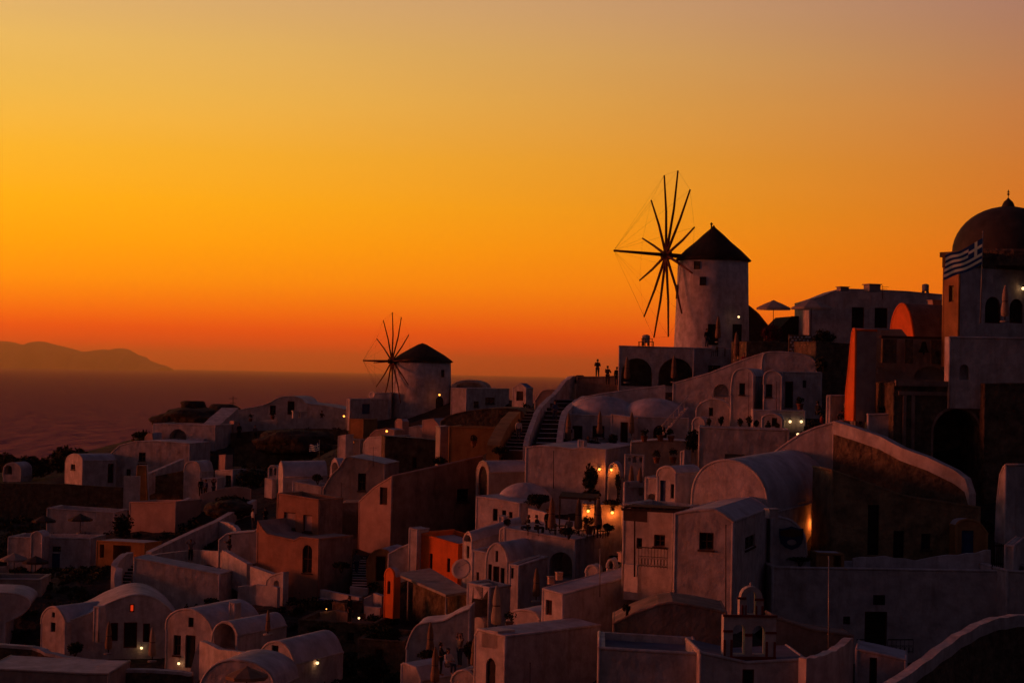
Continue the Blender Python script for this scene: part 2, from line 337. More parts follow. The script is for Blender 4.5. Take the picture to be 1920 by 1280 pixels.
def H(label, D, a, prof, base, depth=5.0, to=None, ref='R', ops=(), sops=(), m='whitewash', sm=None, rm='whitewash_roof', name='house', cat='house', rise=0.0, curve=False, rim=None, group=None, foot=1.5, g=True, smooth=None):
    """a solid house. prof: top outline of the facade (pixels, left to right); D: distance of its ref end; a: turn in degrees (positive: faces left);
    base: pixel row of its foot; the body reaches depth metres (or until its near edge projects to column `to`) behind the facade"""
    a = math.radians(a); rp = prof[-1] if ref == 'R' else prof[0]
    C = P(rp[0], rp[1], D); pl = Plane(C, a)
    pr = [pl.hit(x, y) for x, y in prof]
    if curve: pr = smooth_line(pr, 3)
    zb = pl.hit(rp[0], base)[1] - foot
    loc = C.copy(); loc.z = zb + foot
    root = empty(name, loc, label, cat, group)
    if to is not None:
        E = pl.pt(pr[-1]) if a >= 0 else pl.pt(pr[0]); d = ray(to, 700); k = d.x / d.y
        depth = (k * E.y - E.x) / (pl.w.x - k * pl.w.y)
        depth = min(max(depth, .6), 16)
    wall = MB(); holes, later = openings(wall, pl, ops, root, m)
    outline = [(pr[0][0], zb)] + [(pr[-1][0], zb)] + pr[::-1]
    tess(wall, pl, outline, holes)
    up = Vector((0, 0, rise)); back = pl.w * depth
    tess_back = MB()
    for p in [0]:
        polys = [[Vector((q[0], q[1], 0)) for q in outline]]
        tl = tessellate_polygon(polys); wall.tris([pl.pt(q) + back + (up if q[1] > zb + .01 else Vector()) for q in outline], tl)
    spl = None
    sh, slater = [], None
    if sops or (sm and sm != m):
        E = pl.pt((pr[-1][0] if a >= 0 else pr[0][0], 0))
        spl = Plane(E, a - math.pi / 2 if a >= 0 else a + math.pi / 2)
        sw = MB(); sh, slater = openings(sw, spl, sops, root, sm or m)
    flat = len(pr) == 2 and abs(pr[0][1] - pr[1][1]) < .8 and depth > 1.5 and (rim is not False)
    for side, (s, z) in enumerate((pr[0], pr[-1])):
        b0 = pl.pt((s, zb)); t0 = pl.pt((s, z)); b1 = b0 + back; t1 = t0 + back + up
        if spl is not None and side == (1 if a >= 0 else 0):
            so = []
            for q in (b0, b1, t1, t0): so.append((spl.u.dot(q - spl.O), q.z))
            tess(sw, spl, so, sh); sw.build('side_wall' if (sm and sm != m) else 'wall', sm or m, root)
        else: wall.quad([b0, b1, t1, t0])
    roof = MB()
    if flat:
        t = .28; A, B_ = pl.pt(pr[0]), pl.pt(pr[1]); Cc, Dd = B_ + back + up, A + back + up
        ux = pl.u * t; wx = pl.w * t
        ins = [A + ux + wx, B_ - ux + wx, Cc - ux - wx, Dd + ux - wx]; outr = [A, B_, Cc, Dd]; lo = [q - Vector((0, 0, .32)) for q in ins]
        for i in range(4):
            j = (i + 1) % 4
            wall.quad([outr[i], outr[j], ins[j], ins[i]]); wall.quad([ins[i], ins[j], lo[j], lo[i]])
        roof.quad(lo)
    else:
        smo = smooth if smooth is not None else len(pr) > 3
        i0 = 0
        # weld the strip so that vault roofs shade smoothly
        n = len(pr); base_i = len(roof.v)
        roof.v += [tuple(pl.pt(p)) for p in pr] + [tuple(pl.pt(p) + back + up) for p in pr]
        for i in range(n - 1):
            roof.f.append((base_i + i, base_i + i + 1, base_i + n + i + 1, base_i + n + i)); roof.sm.append(smo); roof.mi.append(0)
    r_ = .085; inn = pl.w * .045                       # hand-plastered, rounded edges
    edge = [pl.pt(q) + inn - Vector((0, 0, .045)) for q in pr]
    wall.sweep(edge, pl.w, r_)
    for q, sgn in ((pr[0], 1), (pr[-1], -1)):
        c_ = pl.pt(q) + inn + pl.u * (.045 * sgn); lowp = pl.pt((q[0], zb)) + inn + pl.u * (.045 * sgn)
        if c_.z - lowp.z > .5: wall.tube(c_, lowp, r_, r_, 6)
        if depth > 1: wall.tube(c_ - Vector((0, 0, .045)), c_ + back + up - Vector((0, 0, .045)), r_, r_, 6)
    if wall.f: wall.build('wall', m, root)
    roof.build('roof', rm or m, root)
    later()
    if slater: slater()
    xs_ = [p[0] for p in prof]; CLEAR.append((min(xs_), max(max(xs_), to or 0), base, min(C.y, pl.pt(pr[0]).y)))
    if to is not None and a > 0 and to > prof[-1][0] + 12:
        for f0, f1 in ((0, .33), (.33, .66), (.66, 1)):   # ... nor in front of the flank
            E0 = pl.pt((pr[-1][0], zb + foot)) + back * f0; E1 = E0 + back * (f1 - f0)
            def col(q): v = q / q.dot(_f) * F; return 960 + v.dot(_r2), 640 - v.dot(_u2)
            (xa, ya), (xb, yb_) = col(E0), col(E1); CLEAR.append((min(xa, xb), max(xa, xb), max(ya, yb_), E0.y))
    if g:
        for q in (pl.pt((pr[0][0], zb + foot)), pl.pt((pr[-1][0], zb + foot)), pl.pt((pr[-1][0], zb + foot)) + back * .5, pl.pt((pr[0][0], zb + foot)) + back * .5): ground(q)
    root_info[label] = (root, pl, spl)
    return root, pl, spl
root_info = {}
def wall(label, pts, h=1.0, th=.35, m='whitewash', name='wall', cat='wall', curve=True, coping=None, group=None, g=False, stuck=.8):
    """free-standing wall or parapet: pts = (px, py, D) along its top edge, h = height in metres or list"""
    pts = smooth_line(pts, 3) if curve and len(pts) > 2 else pts
    T = [P(*p) for p in pts]; mb = MB(); n = len(T)
    for i_, t_ in enumerate(T): t_.z += .035 * math.sin(i_ * 2.3 + t_.x)
    nrm = []
    for i in range(n):
        d = T[min(i + 1, n - 1)] - T[max(i - 1, 0)]; d.z = 0; d.normalize(); nn = Vector((-d.y, d.x, 0))
        if nn.y < 0: nn = -nn
        nrm.append(nn)
    A = T; B_ = [t + q * th for t, q in zip(T, nrm)]; dn = Vector((0, 0, -h - stuck))
    loc = T[n // 2] + Vector((0, 0, -h))
    def strip(mb, A, B_, dz0, dz1):
        z0 = Vector((0, 0, dz0)); z1 = Vector((0, 0, dz1)); b = len(mb.v)
        for q in range(n): mb.v += [tuple(A[q] + z1), tuple(A[q] + z0), tuple(B_[q] + z0), tuple(B_[q] + z1)]
        for q in range(n - 1):
            for e in range(4):
                e2 = (e + 1) % 4; mb.f.append((b + 4 * q + e, b + 4 * q + e2, b + 4 * q + 4 + e2, b + 4 * q + 4 + e)); mb.sm.append(False); mb.mi.append(0)
        for q in (0, n - 1): mb.f.append(tuple(b + 4 * q + e for e in range(4))); mb.sm.append(False); mb.mi.append(0)
    if coping:
        root = empty(name, loc, label, cat, group); cm, ch = coping
        A2 = [t - q * .06 for t, q in zip(A, nrm)]; B2 = [t + q * .06 for t, q in zip(B_, nrm)]
        c = MB(); strip(c, A2, B2, 0, -ch); c.build('coping', cm, root)
        b = MB(); strip(b, A, B_, -ch, -h - stuck); b.build('wall_face', m, root)
        o = root
    else:
        strip(mb, A, B_, 0, -h - stuck); o = single(name, mb, m, loc, label, cat, group)
    if g:
        for t in T[::3] + [T[-1]]: ground(t, -h)
    return o
# ================================================================ BUILDINGS, back to front, left to right
def arc(x0, y0, x1, y1, top, n=9, k=1.0):
    """rounded vault outline from (x0,y0) over `top` to (x1,y1)"""
    out = []
    for i in range(n):
        t = math.pi * i / (n - 1); c = (1 - math.cos(t)) / 2; yb = y0 + (y1 - y0) * c
        out.append((x0 + (x1 - x0) * c, yb - (yb - top) * math.sin(t) ** k))
    return out
def dome_roof(label, px, py, D, rx, ry, dy=.75, m='whitewash_roof'):
    c = P(px, py, D); k = D / F; r, h = rx * k, ry * k; mb = MB()
    mb.lathe((0, 0, 0), [(r * math.cos(math.radians(t)) + .004, h * math.sin(math.radians(t))) for t in (-25, 0, 12, 24, 36, 48, 60, 72, 84, 90)], 40, fold=lambda k_, j_: 1 + .012 * math.sin(k_ * .9 + j_))
    mb.v = [(c.x + x, c.y + y * dy, c.z + z) for x, y, z in mb.v]; return single('dome_roof', mb, m, c, label, 'dome roof')
# ---- far left, above the sea
H('low white vaulted house at the far left end, small dark window in its gable', 198, 50, [(122, 868), (126, 856), (138, 850), (150, 853), (155, 863)], 907, to=222, ops=[('w', 133, 870, 141, 880)], sops=[('d', 202, 869, 213, 905)], curve=True)
H('white two-storey house below the arched niche, window over tall dark door', 200, 12, [(205, 852), (225, 834), (252, 827), (290, 826), (356, 831)], 925, depth=6, ops=[('w', 260, 848, 273, 864), ('w', 237, 879, 245, 891), ('d', 257, 869, 275, 924)], smooth=False)
H('small white upper house with a dark arched niche, directly above the sea', 209, 12, [(287, 794), (404, 797)], 834, depth=6, ops=[('va', 317, 804, 350, 833)])
H('small rounded whitewashed buttress at the left of the arched niche house', 208, 20, [(271, 832), (273, 818), (278, 812), (285, 811), (287, 832)], 836, depth=2, m='pink_plaster')
wall('long sloping whitewashed stair parapet climbing from the far left houses to the hilltop', [(345, 858, 203), (372, 834, 207), (405, 803, 213), (425, 784, 217), (447, 765, 222)], h=6.5, th=2.0)
H('long low whitewashed cave house, rounded hump over its dark door, on the far ridge', 226, 4, [(440, 770), (463, 765), (490, 760), (508, 753), (520, 746), (533, 743), (552, 743), (566, 748), (575, 756), (610, 760), (650, 768)], 802, depth=9, ops=[('d', 539, 752, 552, 777), ('w', 506, 760, 517, 775)], curve=True)
wall('white terrace wall in front of the far ridge house with the rounded hump', [(425, 789, 219), (470, 790, 219), (520, 785, 218), (600, 783, 218), (648, 786, 218)], h=1.2, g=True)
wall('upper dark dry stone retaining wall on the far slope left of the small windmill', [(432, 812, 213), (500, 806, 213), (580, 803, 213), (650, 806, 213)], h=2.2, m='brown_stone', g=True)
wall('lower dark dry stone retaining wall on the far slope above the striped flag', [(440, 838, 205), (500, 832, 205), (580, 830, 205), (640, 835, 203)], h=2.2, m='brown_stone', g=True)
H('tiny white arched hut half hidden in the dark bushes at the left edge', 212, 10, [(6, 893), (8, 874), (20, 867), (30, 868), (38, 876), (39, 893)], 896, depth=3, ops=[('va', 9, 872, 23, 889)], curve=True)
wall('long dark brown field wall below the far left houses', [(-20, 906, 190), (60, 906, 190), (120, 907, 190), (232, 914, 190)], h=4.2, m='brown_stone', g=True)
H('white house front with two arched-shadow parasols, at the left above the white cube house', 172, 5, [(88, 952), (215, 960)], 1000, depth=4)
H('pale weathered wall house below the white steps, lit from the left', 168, 24, [(243, 941), (330, 940)], 990, depth=4, m='pink_plaster')
wall('thin white wall edge left of the brown stair on the far left slope', [(232, 893, 180), (248, 892, 180), (262, 893, 180)], h=2.4, th=.4, curve=False)
wall('white stair parapet right of the brown stair, climbing to the arched niche house', [(270, 893, 184), (300, 879, 187), (345, 860, 192)], h=1.3, th=.4, curve=False)
H('dark infill for the shaded court between the white stair parapet and the weathered wall house', 186, 4, [(276, 896), (345, 882)], 942, depth=3, m='brown_stone', rm='brown_stone')  # dark block stands in for the shade inside the court
H('steep brown earth ramp under the tall dark door on the far left', 182, 6, [(254, 942), (258, 872), (273, 872), (276, 942)], 945, depth=.8, m='ochre_plaster', smooth=False, name='ramp', cat='ramp')
H('small white chapel-like block with a rounded arch opening near the waiting people', 182, 15, [(345, 884), (347, 872), (352, 866), (362, 864), (372, 868), (376, 884)], 940, depth=3, curve=True)
H('white terrace house front where three people stand, left of the bushes', 179, 5, [(376, 898), (408, 896)], 925, depth=2.5)
H('narrow white house with a dark window beside the lit pillar on the left slope', 186, 30, [(404, 882), (437, 880)], 916, depth=3, ops=[('w', 423, 891, 433, 910)])
wall('curved pale wall under the left bushes', [(375, 926, 172), (400, 920, 172), (440, 912, 172), (470, 916, 172)], h=1.0, g=True, m='pink_plaster')
H('square lit gate pillar standing on the far ridge slope', 214, 45, [(431, 789), (439, 789)], 811, depth=.7, m='pink_plaster', name='pillar', cat='pillar', rim=False)
H('stubby lit pillar on the left slope above the narrow white house', 192, 45, [(411, 853), (423, 852)], 867, depth=.9, m='pink_plaster', name='pillar', cat='pillar', rim=False)
# ---- left, below the small windmill
H('tiny white double-arched bell gable left of the blue-roofed vault house', 176, 8, [(503, 878), (508, 872), (517, 872), (521, 877)], 897, depth=.8, ops=[('va', 505, 877, 511, 891, .5), ('va', 514, 877, 519, 890, .5)], name='bell_gable', cat='bell gable')
H('small pink-lit cube house right of the dark bushes on the left slope', 174, 35, [(497, 896), (511, 898)], 926, to=524)
H('low vault house with a long bluish barrel roof and a glowing left gable', 172, 72, arc(522, 893, 531, 893, 864, 7), 930, to=618, curve=False, rise=.1)
H('low flat white house with a lit front just under the bluish barrel roof', 168, 18, [(549, 902), (603, 912)], 950, depth=3)
H('narrow vaulted house with a dark pointed arch mouth, pink rim, below the flag', 170, 50, arc(619, 892, 636, 890, 858, 7), 905, to=655, ops=[('va', 622, 866, 634, 888, .8)])
H('slim white stair tower with flared top left of the bright terrace', 181, 30, [(634, 818), (636, 817), (649, 815)], 860, depth=1.2)
H('grey cube annex with a round lit opening beside the slim stair tower', 184, 10, [(651, 824), (676, 824)], 850, depth=3, ops=[('lita', 658, 820 + 5, 665, 832)], m='grey_plaster')
H('bright pink-lit whitewashed stepped terrace house under the small lamp', 178, 32, [(681, 846), (683, 828), (690, 820), (722, 817)], 862, depth=4, smooth=False)
H('dark dome-roofed whitewashed house with a tall chimney hump and a window', 161, 8, [(606, 918), (622, 890), (636, 876), (645, 862), (650, 856), (665, 858), (690, 862), (722, 870)], 960, depth=6, ops=[('w', 671, 887, 686, 920)], curve=True, m='grey_plaster')
H('brown stone retaining house with long parapet below the small windmill', 176, -12, [(722, 817), (790, 822), (862, 831)], 880, ref='L', depth=4, ops=[('d', 773, 856, 782, 878)], m='brown_stone', rm='grey_plaster', smooth=False)
H('thin pink-lit end pillar of the brown retaining house parapet', 174, 35, [(857, 831), (862, 832)], 864, depth=.5, name='pillar', cat='pillar', rim=False)
H('blocky white chimney stack in front of the small windmill tower', 190, 35, [(741, 790), (745, 785), (752, 785), (755, 790)], 818, depth=1.0, m='pink_plaster', name='chimney', cat='chimney')
H('small white house with a blue door left of the small windmill', 216, 38, [(650, 747), (657, 748)], 782, to=731, sops=[('d', 679, 757, 694, 776, 'blue_paint')])
H('pale rear cube behind the spokes of the small windmill', 221, 4, [(696, 737), (733, 736)], 775, depth=4)
H('red-lit plaster bastion left under the small windmill', 205, 25, [(655, 785), (682, 786)], 830, depth=3, m='ochre_plaster')
H('low white ruin steps with a lit top beside the terrace lamp', 186, 20, [(694, 815), (704, 806), (726, 803), (740, 806)], 818, depth=2.5, smooth=False, m='pink_plaster')
H('white buttress with a slanted shoulder right of the small windmill chimney', 186, 28, [(792, 788), (812, 784), (826, 800), (829, 824)], 830, depth=3, m='pink_plaster', smooth=False)
H('low white terrace block right of the chimney stack, under the small windmill', 192, 10, [(757, 803), (785, 797), (795, 806)], 822, depth=4, smooth=False)
# ---- behind the stairs
H('long white flat house with rounded rear arch, right of the small windmill', 214, 28, [(846, 727), (875, 728)], 776, to=955, sops=[('w', 910, 745, 928, 757), ('w', 888, 752, 898, 763)])
H('dark barrel-vaulted ridge house with a pale rounded rim behind the small windmill', 222, 6, arc(846, 727, 912, 728, 712, 9), 740, depth=5, m='whitewash', rm='slate_roof', ops=[('va', 856, 716, 904, 727, .8)])
H('tiny white chapel with a pitched blue roof at the sea horizon', 198, 32, [(961, 727), (975, 718), (987, 727)], 752, to=1000, ops=[('d', 968, 733, 981, 751)], rm='blue_roof', smooth=False)
H('domed earth-brown roof mound with stubble between windmill and stairs', 178, 6, [(826, 790), (845, 778), (880, 770), (930, 765), (970, 767), (984, 778)], 803, depth=9, m='brown_stone', rm='brown_stone', curve=True)
H('orange-lit plaster house with shrubs by the foot of the second stair', 168, 10, [(842, 799), (942, 803)], 840, depth=5, m='ochre_plaster', ops=[])
H('grey slanted flank between the retaining house and the orange-lit house', 170, -14, [(826, 800), (842, 798), (862, 815), (900, 842)], 850, ref='L', depth=2, m='grey_plaster', smooth=False)
H('pale low mound house behind the top of the second stair', 186, 10, [(1003, 752), (1012, 738), (1020, 731), (1042, 731), (1050, 742)], 770, depth=4, curve=True, m='pink_plaster')
H('whitewashed curved landing wall at the top of the wide stair', 179, -8, [(1052, 728), (1060, 715), (1068, 706), (1080, 706), (1102, 712), (1140, 708)], 752, ref='L', depth=1.2, m='grey_plaster', curve=True)
H('brown stone parapet house left of the arcade, below two seated visitors', 174, 6, [(1082, 706), (1130, 706), (1160, 704)], 750, depth=3, m='brown_plaster', smooth=False)
# ---- under the large windmill
H('white arcade house with two large round arches under the large windmill', 171, 3, [(1161, 648), (1302, 652)], 726, depth=7, ops=[('va', 1165, 671, 1223, 724, 5.5), ('va', 1235, 671, 1300, 724, 5.5)])
H('recessed white wing of the arcade house with one dark window', 173, -4, [(1303, 652), (1380, 655)], 705, ref='L', depth=6, ops=[('w', 1328, 685, 1351, 699)])
H('sloping white terrace wall descending left of the dark doorstep', 163, 2, [(1066, 760), (1080, 752), (1100, 743), (1130, 737), (1190, 729), (1247, 722)], 772, depth=.8, curve=False, smooth=False)
H('white stair house rising diagonally to the dome roof, with a dark hollow', 159, 12, [(1262, 718), (1330, 699), (1395, 673), (1432, 661)], 790, depth=3.5, smooth=False, ops=[('va', 1338, 720, 1366, 744, .7)])
H('smooth white dome roof house right below the bougainvillea', 157, 8, [(1428, 690), (1432, 664), (1447, 659), (1480, 660), (1508, 665), (1524, 672), (1531, 684), (1532, 697)], 705, depth=6, curve=True)
H('lit gabled house with a rounded top and a tall dark window, next to the niche', 148, 14, [(1370, 740), (1374, 704), (1384, 692), (1398, 690), (1408, 694), (1413, 704)], 792, to=1436, ops=[('w', 1386, 718, 1397, 740)], curve=True)
H('narrow house with a rounded top and dark window, between gable and dark door', 147, 10, [(1432, 720), (1433, 703), (1439, 696), (1449, 694), (1460, 698), (1467, 706)], 768, depth=4, ops=[('w', 1436, 720, 1448, 744)], curve=True)
H('flat-roofed white house with a tall dark door and a small square window', 149, -6, [(1467, 697), (1541, 698)], 768, ref='L', depth=5, ops=[('d', 1472, 715, 1487, 765), ('w', 1505, 713, 1512, 727)])
H('low white terrace block under the tall dark door', 145, 4, [(1412, 768), (1510, 770)], 800, depth=3)
H('small half-round white vault with a window, at the left of the lit gable', 151, 8, arc(1305, 772, 1371, 775, 747, 9), 795, depth=4, ops=[('w', 1329, 764, 1337, 780)])
H('very small arched white hut with a dark square opening under the houses', 143, 14, arc(1428, 785, 1467, 788, 775, 7), 803, depth=2.5, ops=[('w', 1447, 783, 1457, 799)])
H('little half-dome oven-like vault beside the white open stair', 147, 20, arc(1298, 794, 1322, 796, 781, 7), 800, depth=2, name='oven_vault', cat='oven')
H('wide white house with two doors and a round-headed window below the purple vault', 157, 5, [(1060, 776), (1292, 784)], 836, depth=6, ops=[('d', 1073, 798, 1092, 827), ('w', 1111, 798, 1133, 820), ('a', 1225, 797, 1250, 826)])
H('projecting white entrance bay with a tall dark door and round lamp above it', 155.5, 22, [(1146, 776), (1185, 782)], 834, depth=1.5, ops=[('d', 1163, 791, 1177, 829)])
dome_roof('wide purple-shaded rounded roof beside the curved stair wall', 1128, 780, 161.5, 68, 38, .9)
dome_roof('low white dome glowing at its left end, above the white entrance bay', 1226, 782, 160.5, 64, 36, .8)
H('plain bluish-white block house with a tiny gabled hood, right of the parasol terrace', 132, 6, [(1311, 800), (1480, 806)], 862, depth=5, ops=[('v', 1359, 851, 1396, 861, .5)])
H('small square white chimney block left of the bluish block house', 130, 30, [(1276, 846), (1284, 844)], 872, depth=1, name='chimney', cat='chimney', rim=False)
H('long low white garden terrace wall house left of the bluish block', 140, 4, [(1183, 829), (1240, 824), (1310, 828)], 875, depth=4, smooth=False, m='grey_plaster')
# ---- background right
H('large grey flat-roofed building behind the parasols on the skyline', 172, 0, [(1518, 562), (1545, 553), (1575, 541), (1640, 543), (1700, 546), (1766, 552)], 645, depth=9, ops=[('d', 1597, 576, 1620, 615), ('d', 1640, 577, 1664, 615)], smooth=False)
H('dark pitched-roof shed immediately right of the large windmill', 184, 10, [(1402, 598), (1404, 572), (1418, 584), (1442, 614)], 640, depth=6, m='dark_wood', rm='thatch', smooth=False, name='shed', cat='shed')
H('dark low shed with a sloping roof under the right open parasol', 178, -10, [(1462, 616), (1485, 593), (1520, 593)], 640, ref='L', depth=5, m='dark_wood', rm='thatch', smooth=False, name='shed', cat='shed')
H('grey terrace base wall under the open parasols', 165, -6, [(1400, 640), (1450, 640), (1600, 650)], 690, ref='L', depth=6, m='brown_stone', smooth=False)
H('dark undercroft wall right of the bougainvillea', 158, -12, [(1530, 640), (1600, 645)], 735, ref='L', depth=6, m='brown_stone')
# ---- church and ruin, right
H('tall orange-lit battered buttress with a rounded top', 114, 68, [(1585, 738), (1590, 695), (1594, 652), (1597, 622), (1600, 615), (1604, 617)], 742, to=1642, m='orange_paint_and_light', sm='grey_plaster', smooth=False, name='buttress', cat='buttress')  # orange sunset light put into the face colour; flank stays plain grey
H('grey chapel house behind the bell openings, with an arched recess', 116, 2, [(1606, 617), (1690, 618), (1703, 634), (1782, 636)], 790, depth=.6, m='grey_plaster', smooth=False, ops=[('va', 1714, 687, 1776, 712, .3)])
H('small barrel-vaulted chapel with a vivid orange-lit parabolic gable', 117.6, 62, [(1669, 626), (1672, 600), (1679, 580), (1688, 569), (1697, 572), (1706, 592), (1713, 634)], 650, to=1800, m='orange_paint_and_light', sm='brown_plaster', rm='brown_plaster', curve=True, g=False)  # gable coloured with the orange light it catches; flank and vault plain brown
H('plain dark white terrace wall under the domed church', 112, -2, [(1780, 631), (1960, 634)], 717, ref='L', depth=1, ops=[('va', 1799, 683, 1817, 712, .5)])
H('tall plastered block left of the ruin, where two visitors sit', 118, 30, [(1550, 741), (1558, 741)], 805, to=1640)
H('narrow white pier with a lit edge left of the ruin arch', 116, 50, [(1633, 690), (1637, 688)], 815, to=1668)
H('low white seat block by the foot of the ruin', 113, 5, [(1628, 776), (1676, 775)], 815, depth=2)
rr, rpl, _x = H('brown stone ruin with a big dark arch and a cornice', 112, -4, [(1676, 718), (1690, 714), (1845, 722)], 930, ref='L', depth=6, ops=[('va', 1748, 767, 1838, 895, 3.0)], m='brown_stone', rm='brown_stone', smooth=False, name='ruin', cat='ruin')
def rbox(x0, y0, x1, y1, nm, pr, m='brown_stone'):
    a, b = rpl.hit(x0, y1), rpl.hit(x1, y0); mb = MB(); slab(mb, rpl, [(a[0], a[1]), (b[0], a[1]), (b[0], b[1]), (a[0], b[1])], -pr, .05); mb.build(nm, m, rr)
rbox(1678, 716, 1846, 723, 'cornice', .22, 'brown_plaster'); rbox(1684, 736, 1842, 740, 'cornice', .14, 'brown_plaster')
for x in (1690, 1706, 1836): rbox(x, 741, x + 9, 905, 'pilaster', .12, 'brown_plaster')
_a, _b = rpl.hit(1744, 900), rpl.hit(1842, 762); _o = arch(_a[0], _b[0], _a[1], _b[1], 12)
_c, _d = rpl.hit(1748, 900), rpl.hit(1838, 767); _i = arch(_c[0], _d[0], _a[1] + .01, _d[1], 12)
mb = MB(); slab(mb, rpl, _o, -.08, -.01, _i); mb.build('arch_ring', 'brown_plaster', rr)
H('dark brown rear wall right of the ruin arch', 111.5, -8, [(1846, 719), (1960, 718)], 930, ref='L', depth=4, m='brown_stone', rm='brown_stone', name='ruin', cat='ruin')
# ---- right foreground
H('pink-lit sloping white gable wall rising to the tall prow', 112, 18, [(1437, 858), (1470, 833), (1500, 813), (1516, 806), (1530, 800), (1565, 790)], 910, depth=4, smooth=False)
H('big white barrel-vaulted house with a broad lit round gable', 102, 26, [(1297, 962), (1298, 925), (1303, 900), (1315, 880), (1333, 867), (1358, 861), (1385, 865), (1408, 878), (1426, 898), (1437, 925), (1441, 962)], 1010, to=1612, curve=True, rise=.35, sops=[('d', 1496, 940, 1512, 978), ('d', 1521, 978, 1538, 1022)])
H('white annex with a curved top, tall blue door and window, left of the broad gable', 107, 33, [(1232, 892), (1234, 881), (1242, 875), (1252, 873), (1262, 877), (1268, 886)], 955, to=1318, ops=[('d', 1237, 900, 1248, 946, 'blue_paint'), ('w', 1257, 907, 1266, 934)], curve=True)
H('short lit parapet block left of the annex with the blue door', 110, 20, [(1210, 894), (1233, 896)], 940, depth=2, ops=[('va', 1213, 925, 1231, 938, .5)])
H('lit white balcony house with a dark pergola over its two windows', 99, 24, [(1169, 944), (1264, 954)], 1075, depth=4, ops=[('w', 1193, 1008, 1204, 1028), ('w', 1226, 1002, 1247, 1024)])
H('white house with cracked plaster, one square window in each visible face', 92, 17, [(1265, 962), (1300, 956), (1338, 953), (1356, 962), (1376, 977)], 1160, to=1452, ops=[('w', 1311, 998, 1338, 1030)], sops=[('w', 1397, 1004, 1415, 1027)], smooth=False)
H('white wall with a curved shoulder carrying a painted shield sign', 101, -4, [(1446, 966), (1478, 972), (1496, 985), (1508, 1003), (1512, 1040)], 1070, ref='L', depth=3, curve=True)
H('wide dark ochre stone house front with several dark doors below the coping wall', 104, -6, [(1560, 880), (1700, 930), (1838, 950)], 1065, ref='L', depth=4, m='ochre_stone', rm='brown_stone', ops=[('d', 1627, 946, 1648, 1040, 'dark_wood'), ('d', 1675, 995, 1695, 1045, 'dark_wood'), ('w', 1727, 1000, 1745, 1030), ('d', 1803, 993, 1827, 1038, 'blue_paint')], smooth=False)
H('small hooded ochre porch house at the right end of the stone front', 103.6, -6, [(1793, 985), (1800, 976), (1815, 973), (1835, 978), (1852, 1000)], 1060, ref='L', depth=2, m='ochre_plaster', curve=True, ops=[('d', 1803, 994, 1826, 1038, 'blue_paint')])
H('long plain white terrace house wall across the right foreground', 99, -2, [(1448, 1062), (1890, 1069)], 1235, ref='L', depth=4, ops=[('d', 1621, 1146, 1663, 1224), ('w', 1581, 1155, 1594, 1170)])
H('bluish-white house at the right edge with a sloping shoulder', 104, 66, [(1866, 1010), (1869, 940), (1875, 888), (1881, 874), (1886, 870)], 1072, to=1960, smooth=False)
H('white cube right of the slatted gate, at the right edge', 98.6, 20, [(1884, 1021), (1902, 1023)], 1072, to=1970)
H('grey-white side house at the right edge under the white cube', 98, -6, [(1888, 1069), (1970, 1072)], 1180, ref='L', depth=4)
wall('undulating white parapet on the terrace roof in the right foreground', [(1600, 1046, 102), (1660, 1043, 102), (1718, 1050, 102), (1760, 1042, 102), (1815, 1038, 102), (1858, 1030, 102)], h=1.0, th=.3)
wall('brown stone prow wall with broad curved white coping, descending right', [(1563, 789, 111.5), (1600, 800, 110.5), (1650, 818, 109.5), (1690, 838, 108.5), (1740, 858, 107.5), (1790, 880, 106.6), (1810, 898, 106.2), (1818, 925, 106)], h=6.5, th=.6, m='brown_stone', coping=('whitewash', .75), curve=False)
# ---- bottom right
H('low brown earth-covered roof left of the bell tower', 85.5, 3, [(1150, 1168), (1190, 1148), (1235, 1132), (1262, 1128), (1310, 1135), (1362, 1146)], 1215, depth=4, m='brown_plaster', rm='brown_plaster', smooth=False)
H('low brown earth-covered roof right of the bell tower', 85.5, -4, [(1452, 1155), (1520, 1178), (1600, 1190)], 1240, ref='L', depth=2, m='brown_plaster', rm='brown_plaster', smooth=False)
H('white front house at the bottom with a brown-edged dark roof, left of the bell tower', 80, 2.6, [(1122, 1213), (1312, 1224)], 1300, ref='L', depth=5, rm='slate_roof')
H('white front house at the bottom with a framed doorway under the bell tower', 79, -3, [(1312, 1221), (1400, 1240), (1512, 1234)], 1300, ref='L', depth=4, rm='slate_roof', ops=[('d', 1392, 1254, 1414, 1298)], smooth=False)
wall('curved white parapet sweeping up right of the bell tower', [(1512, 1234, 78.4), (1535, 1231, 79), (1560, 1222, 80), (1582, 1210, 81.5), (1600, 1194, 83)], h=3, th=.4)
wall('long curved white-topped wall climbing to the right edge at the bottom', [(1640, 1300, 71), (1695, 1268, 73), (1745, 1232, 75), (1800, 1192, 78), (1850, 1165, 80), (1885, 1156, 81.5), (1950, 1150, 83)], h=3.4, th=.32, m='brown_stone', coping=('whitewash', .5))
H('shadowed white cave house under the small iron balcony at the bottom right', 90, 12, [(1605, 1215), (1640, 1222), (1700, 1236)], 1300, depth=3, smooth=False, ops=[('d', 1630, 1232, 1644, 1290)])
H('long white roofed house with a lit doorway, its pale roof running up to the balcony', 98, 45, [(1017, 1102), (1056, 1113)], 1210, to=1268, rise=1.0, ops=[('d', 1023, 1124, 1035, 1152)], rim=False)
H('plain white house block bottom centre with balcony opening and pointed door', 92, 44, [(890, 1190), (896, 1178), (902, 1179), (948, 1192)], 1300, to=1135, smooth=False, ops=[('v', 903, 1181, 933, 1214, 1.2), ('ap', 911, 1232, 929, 1292)])
H('small curved lit white outhouse behind the bottom centre block', 103, 30, [(949, 1168), (956, 1150), (966, 1143), (985, 1142), (1003, 1147), (1012, 1160)], 1195, depth=2.5, curve=True)
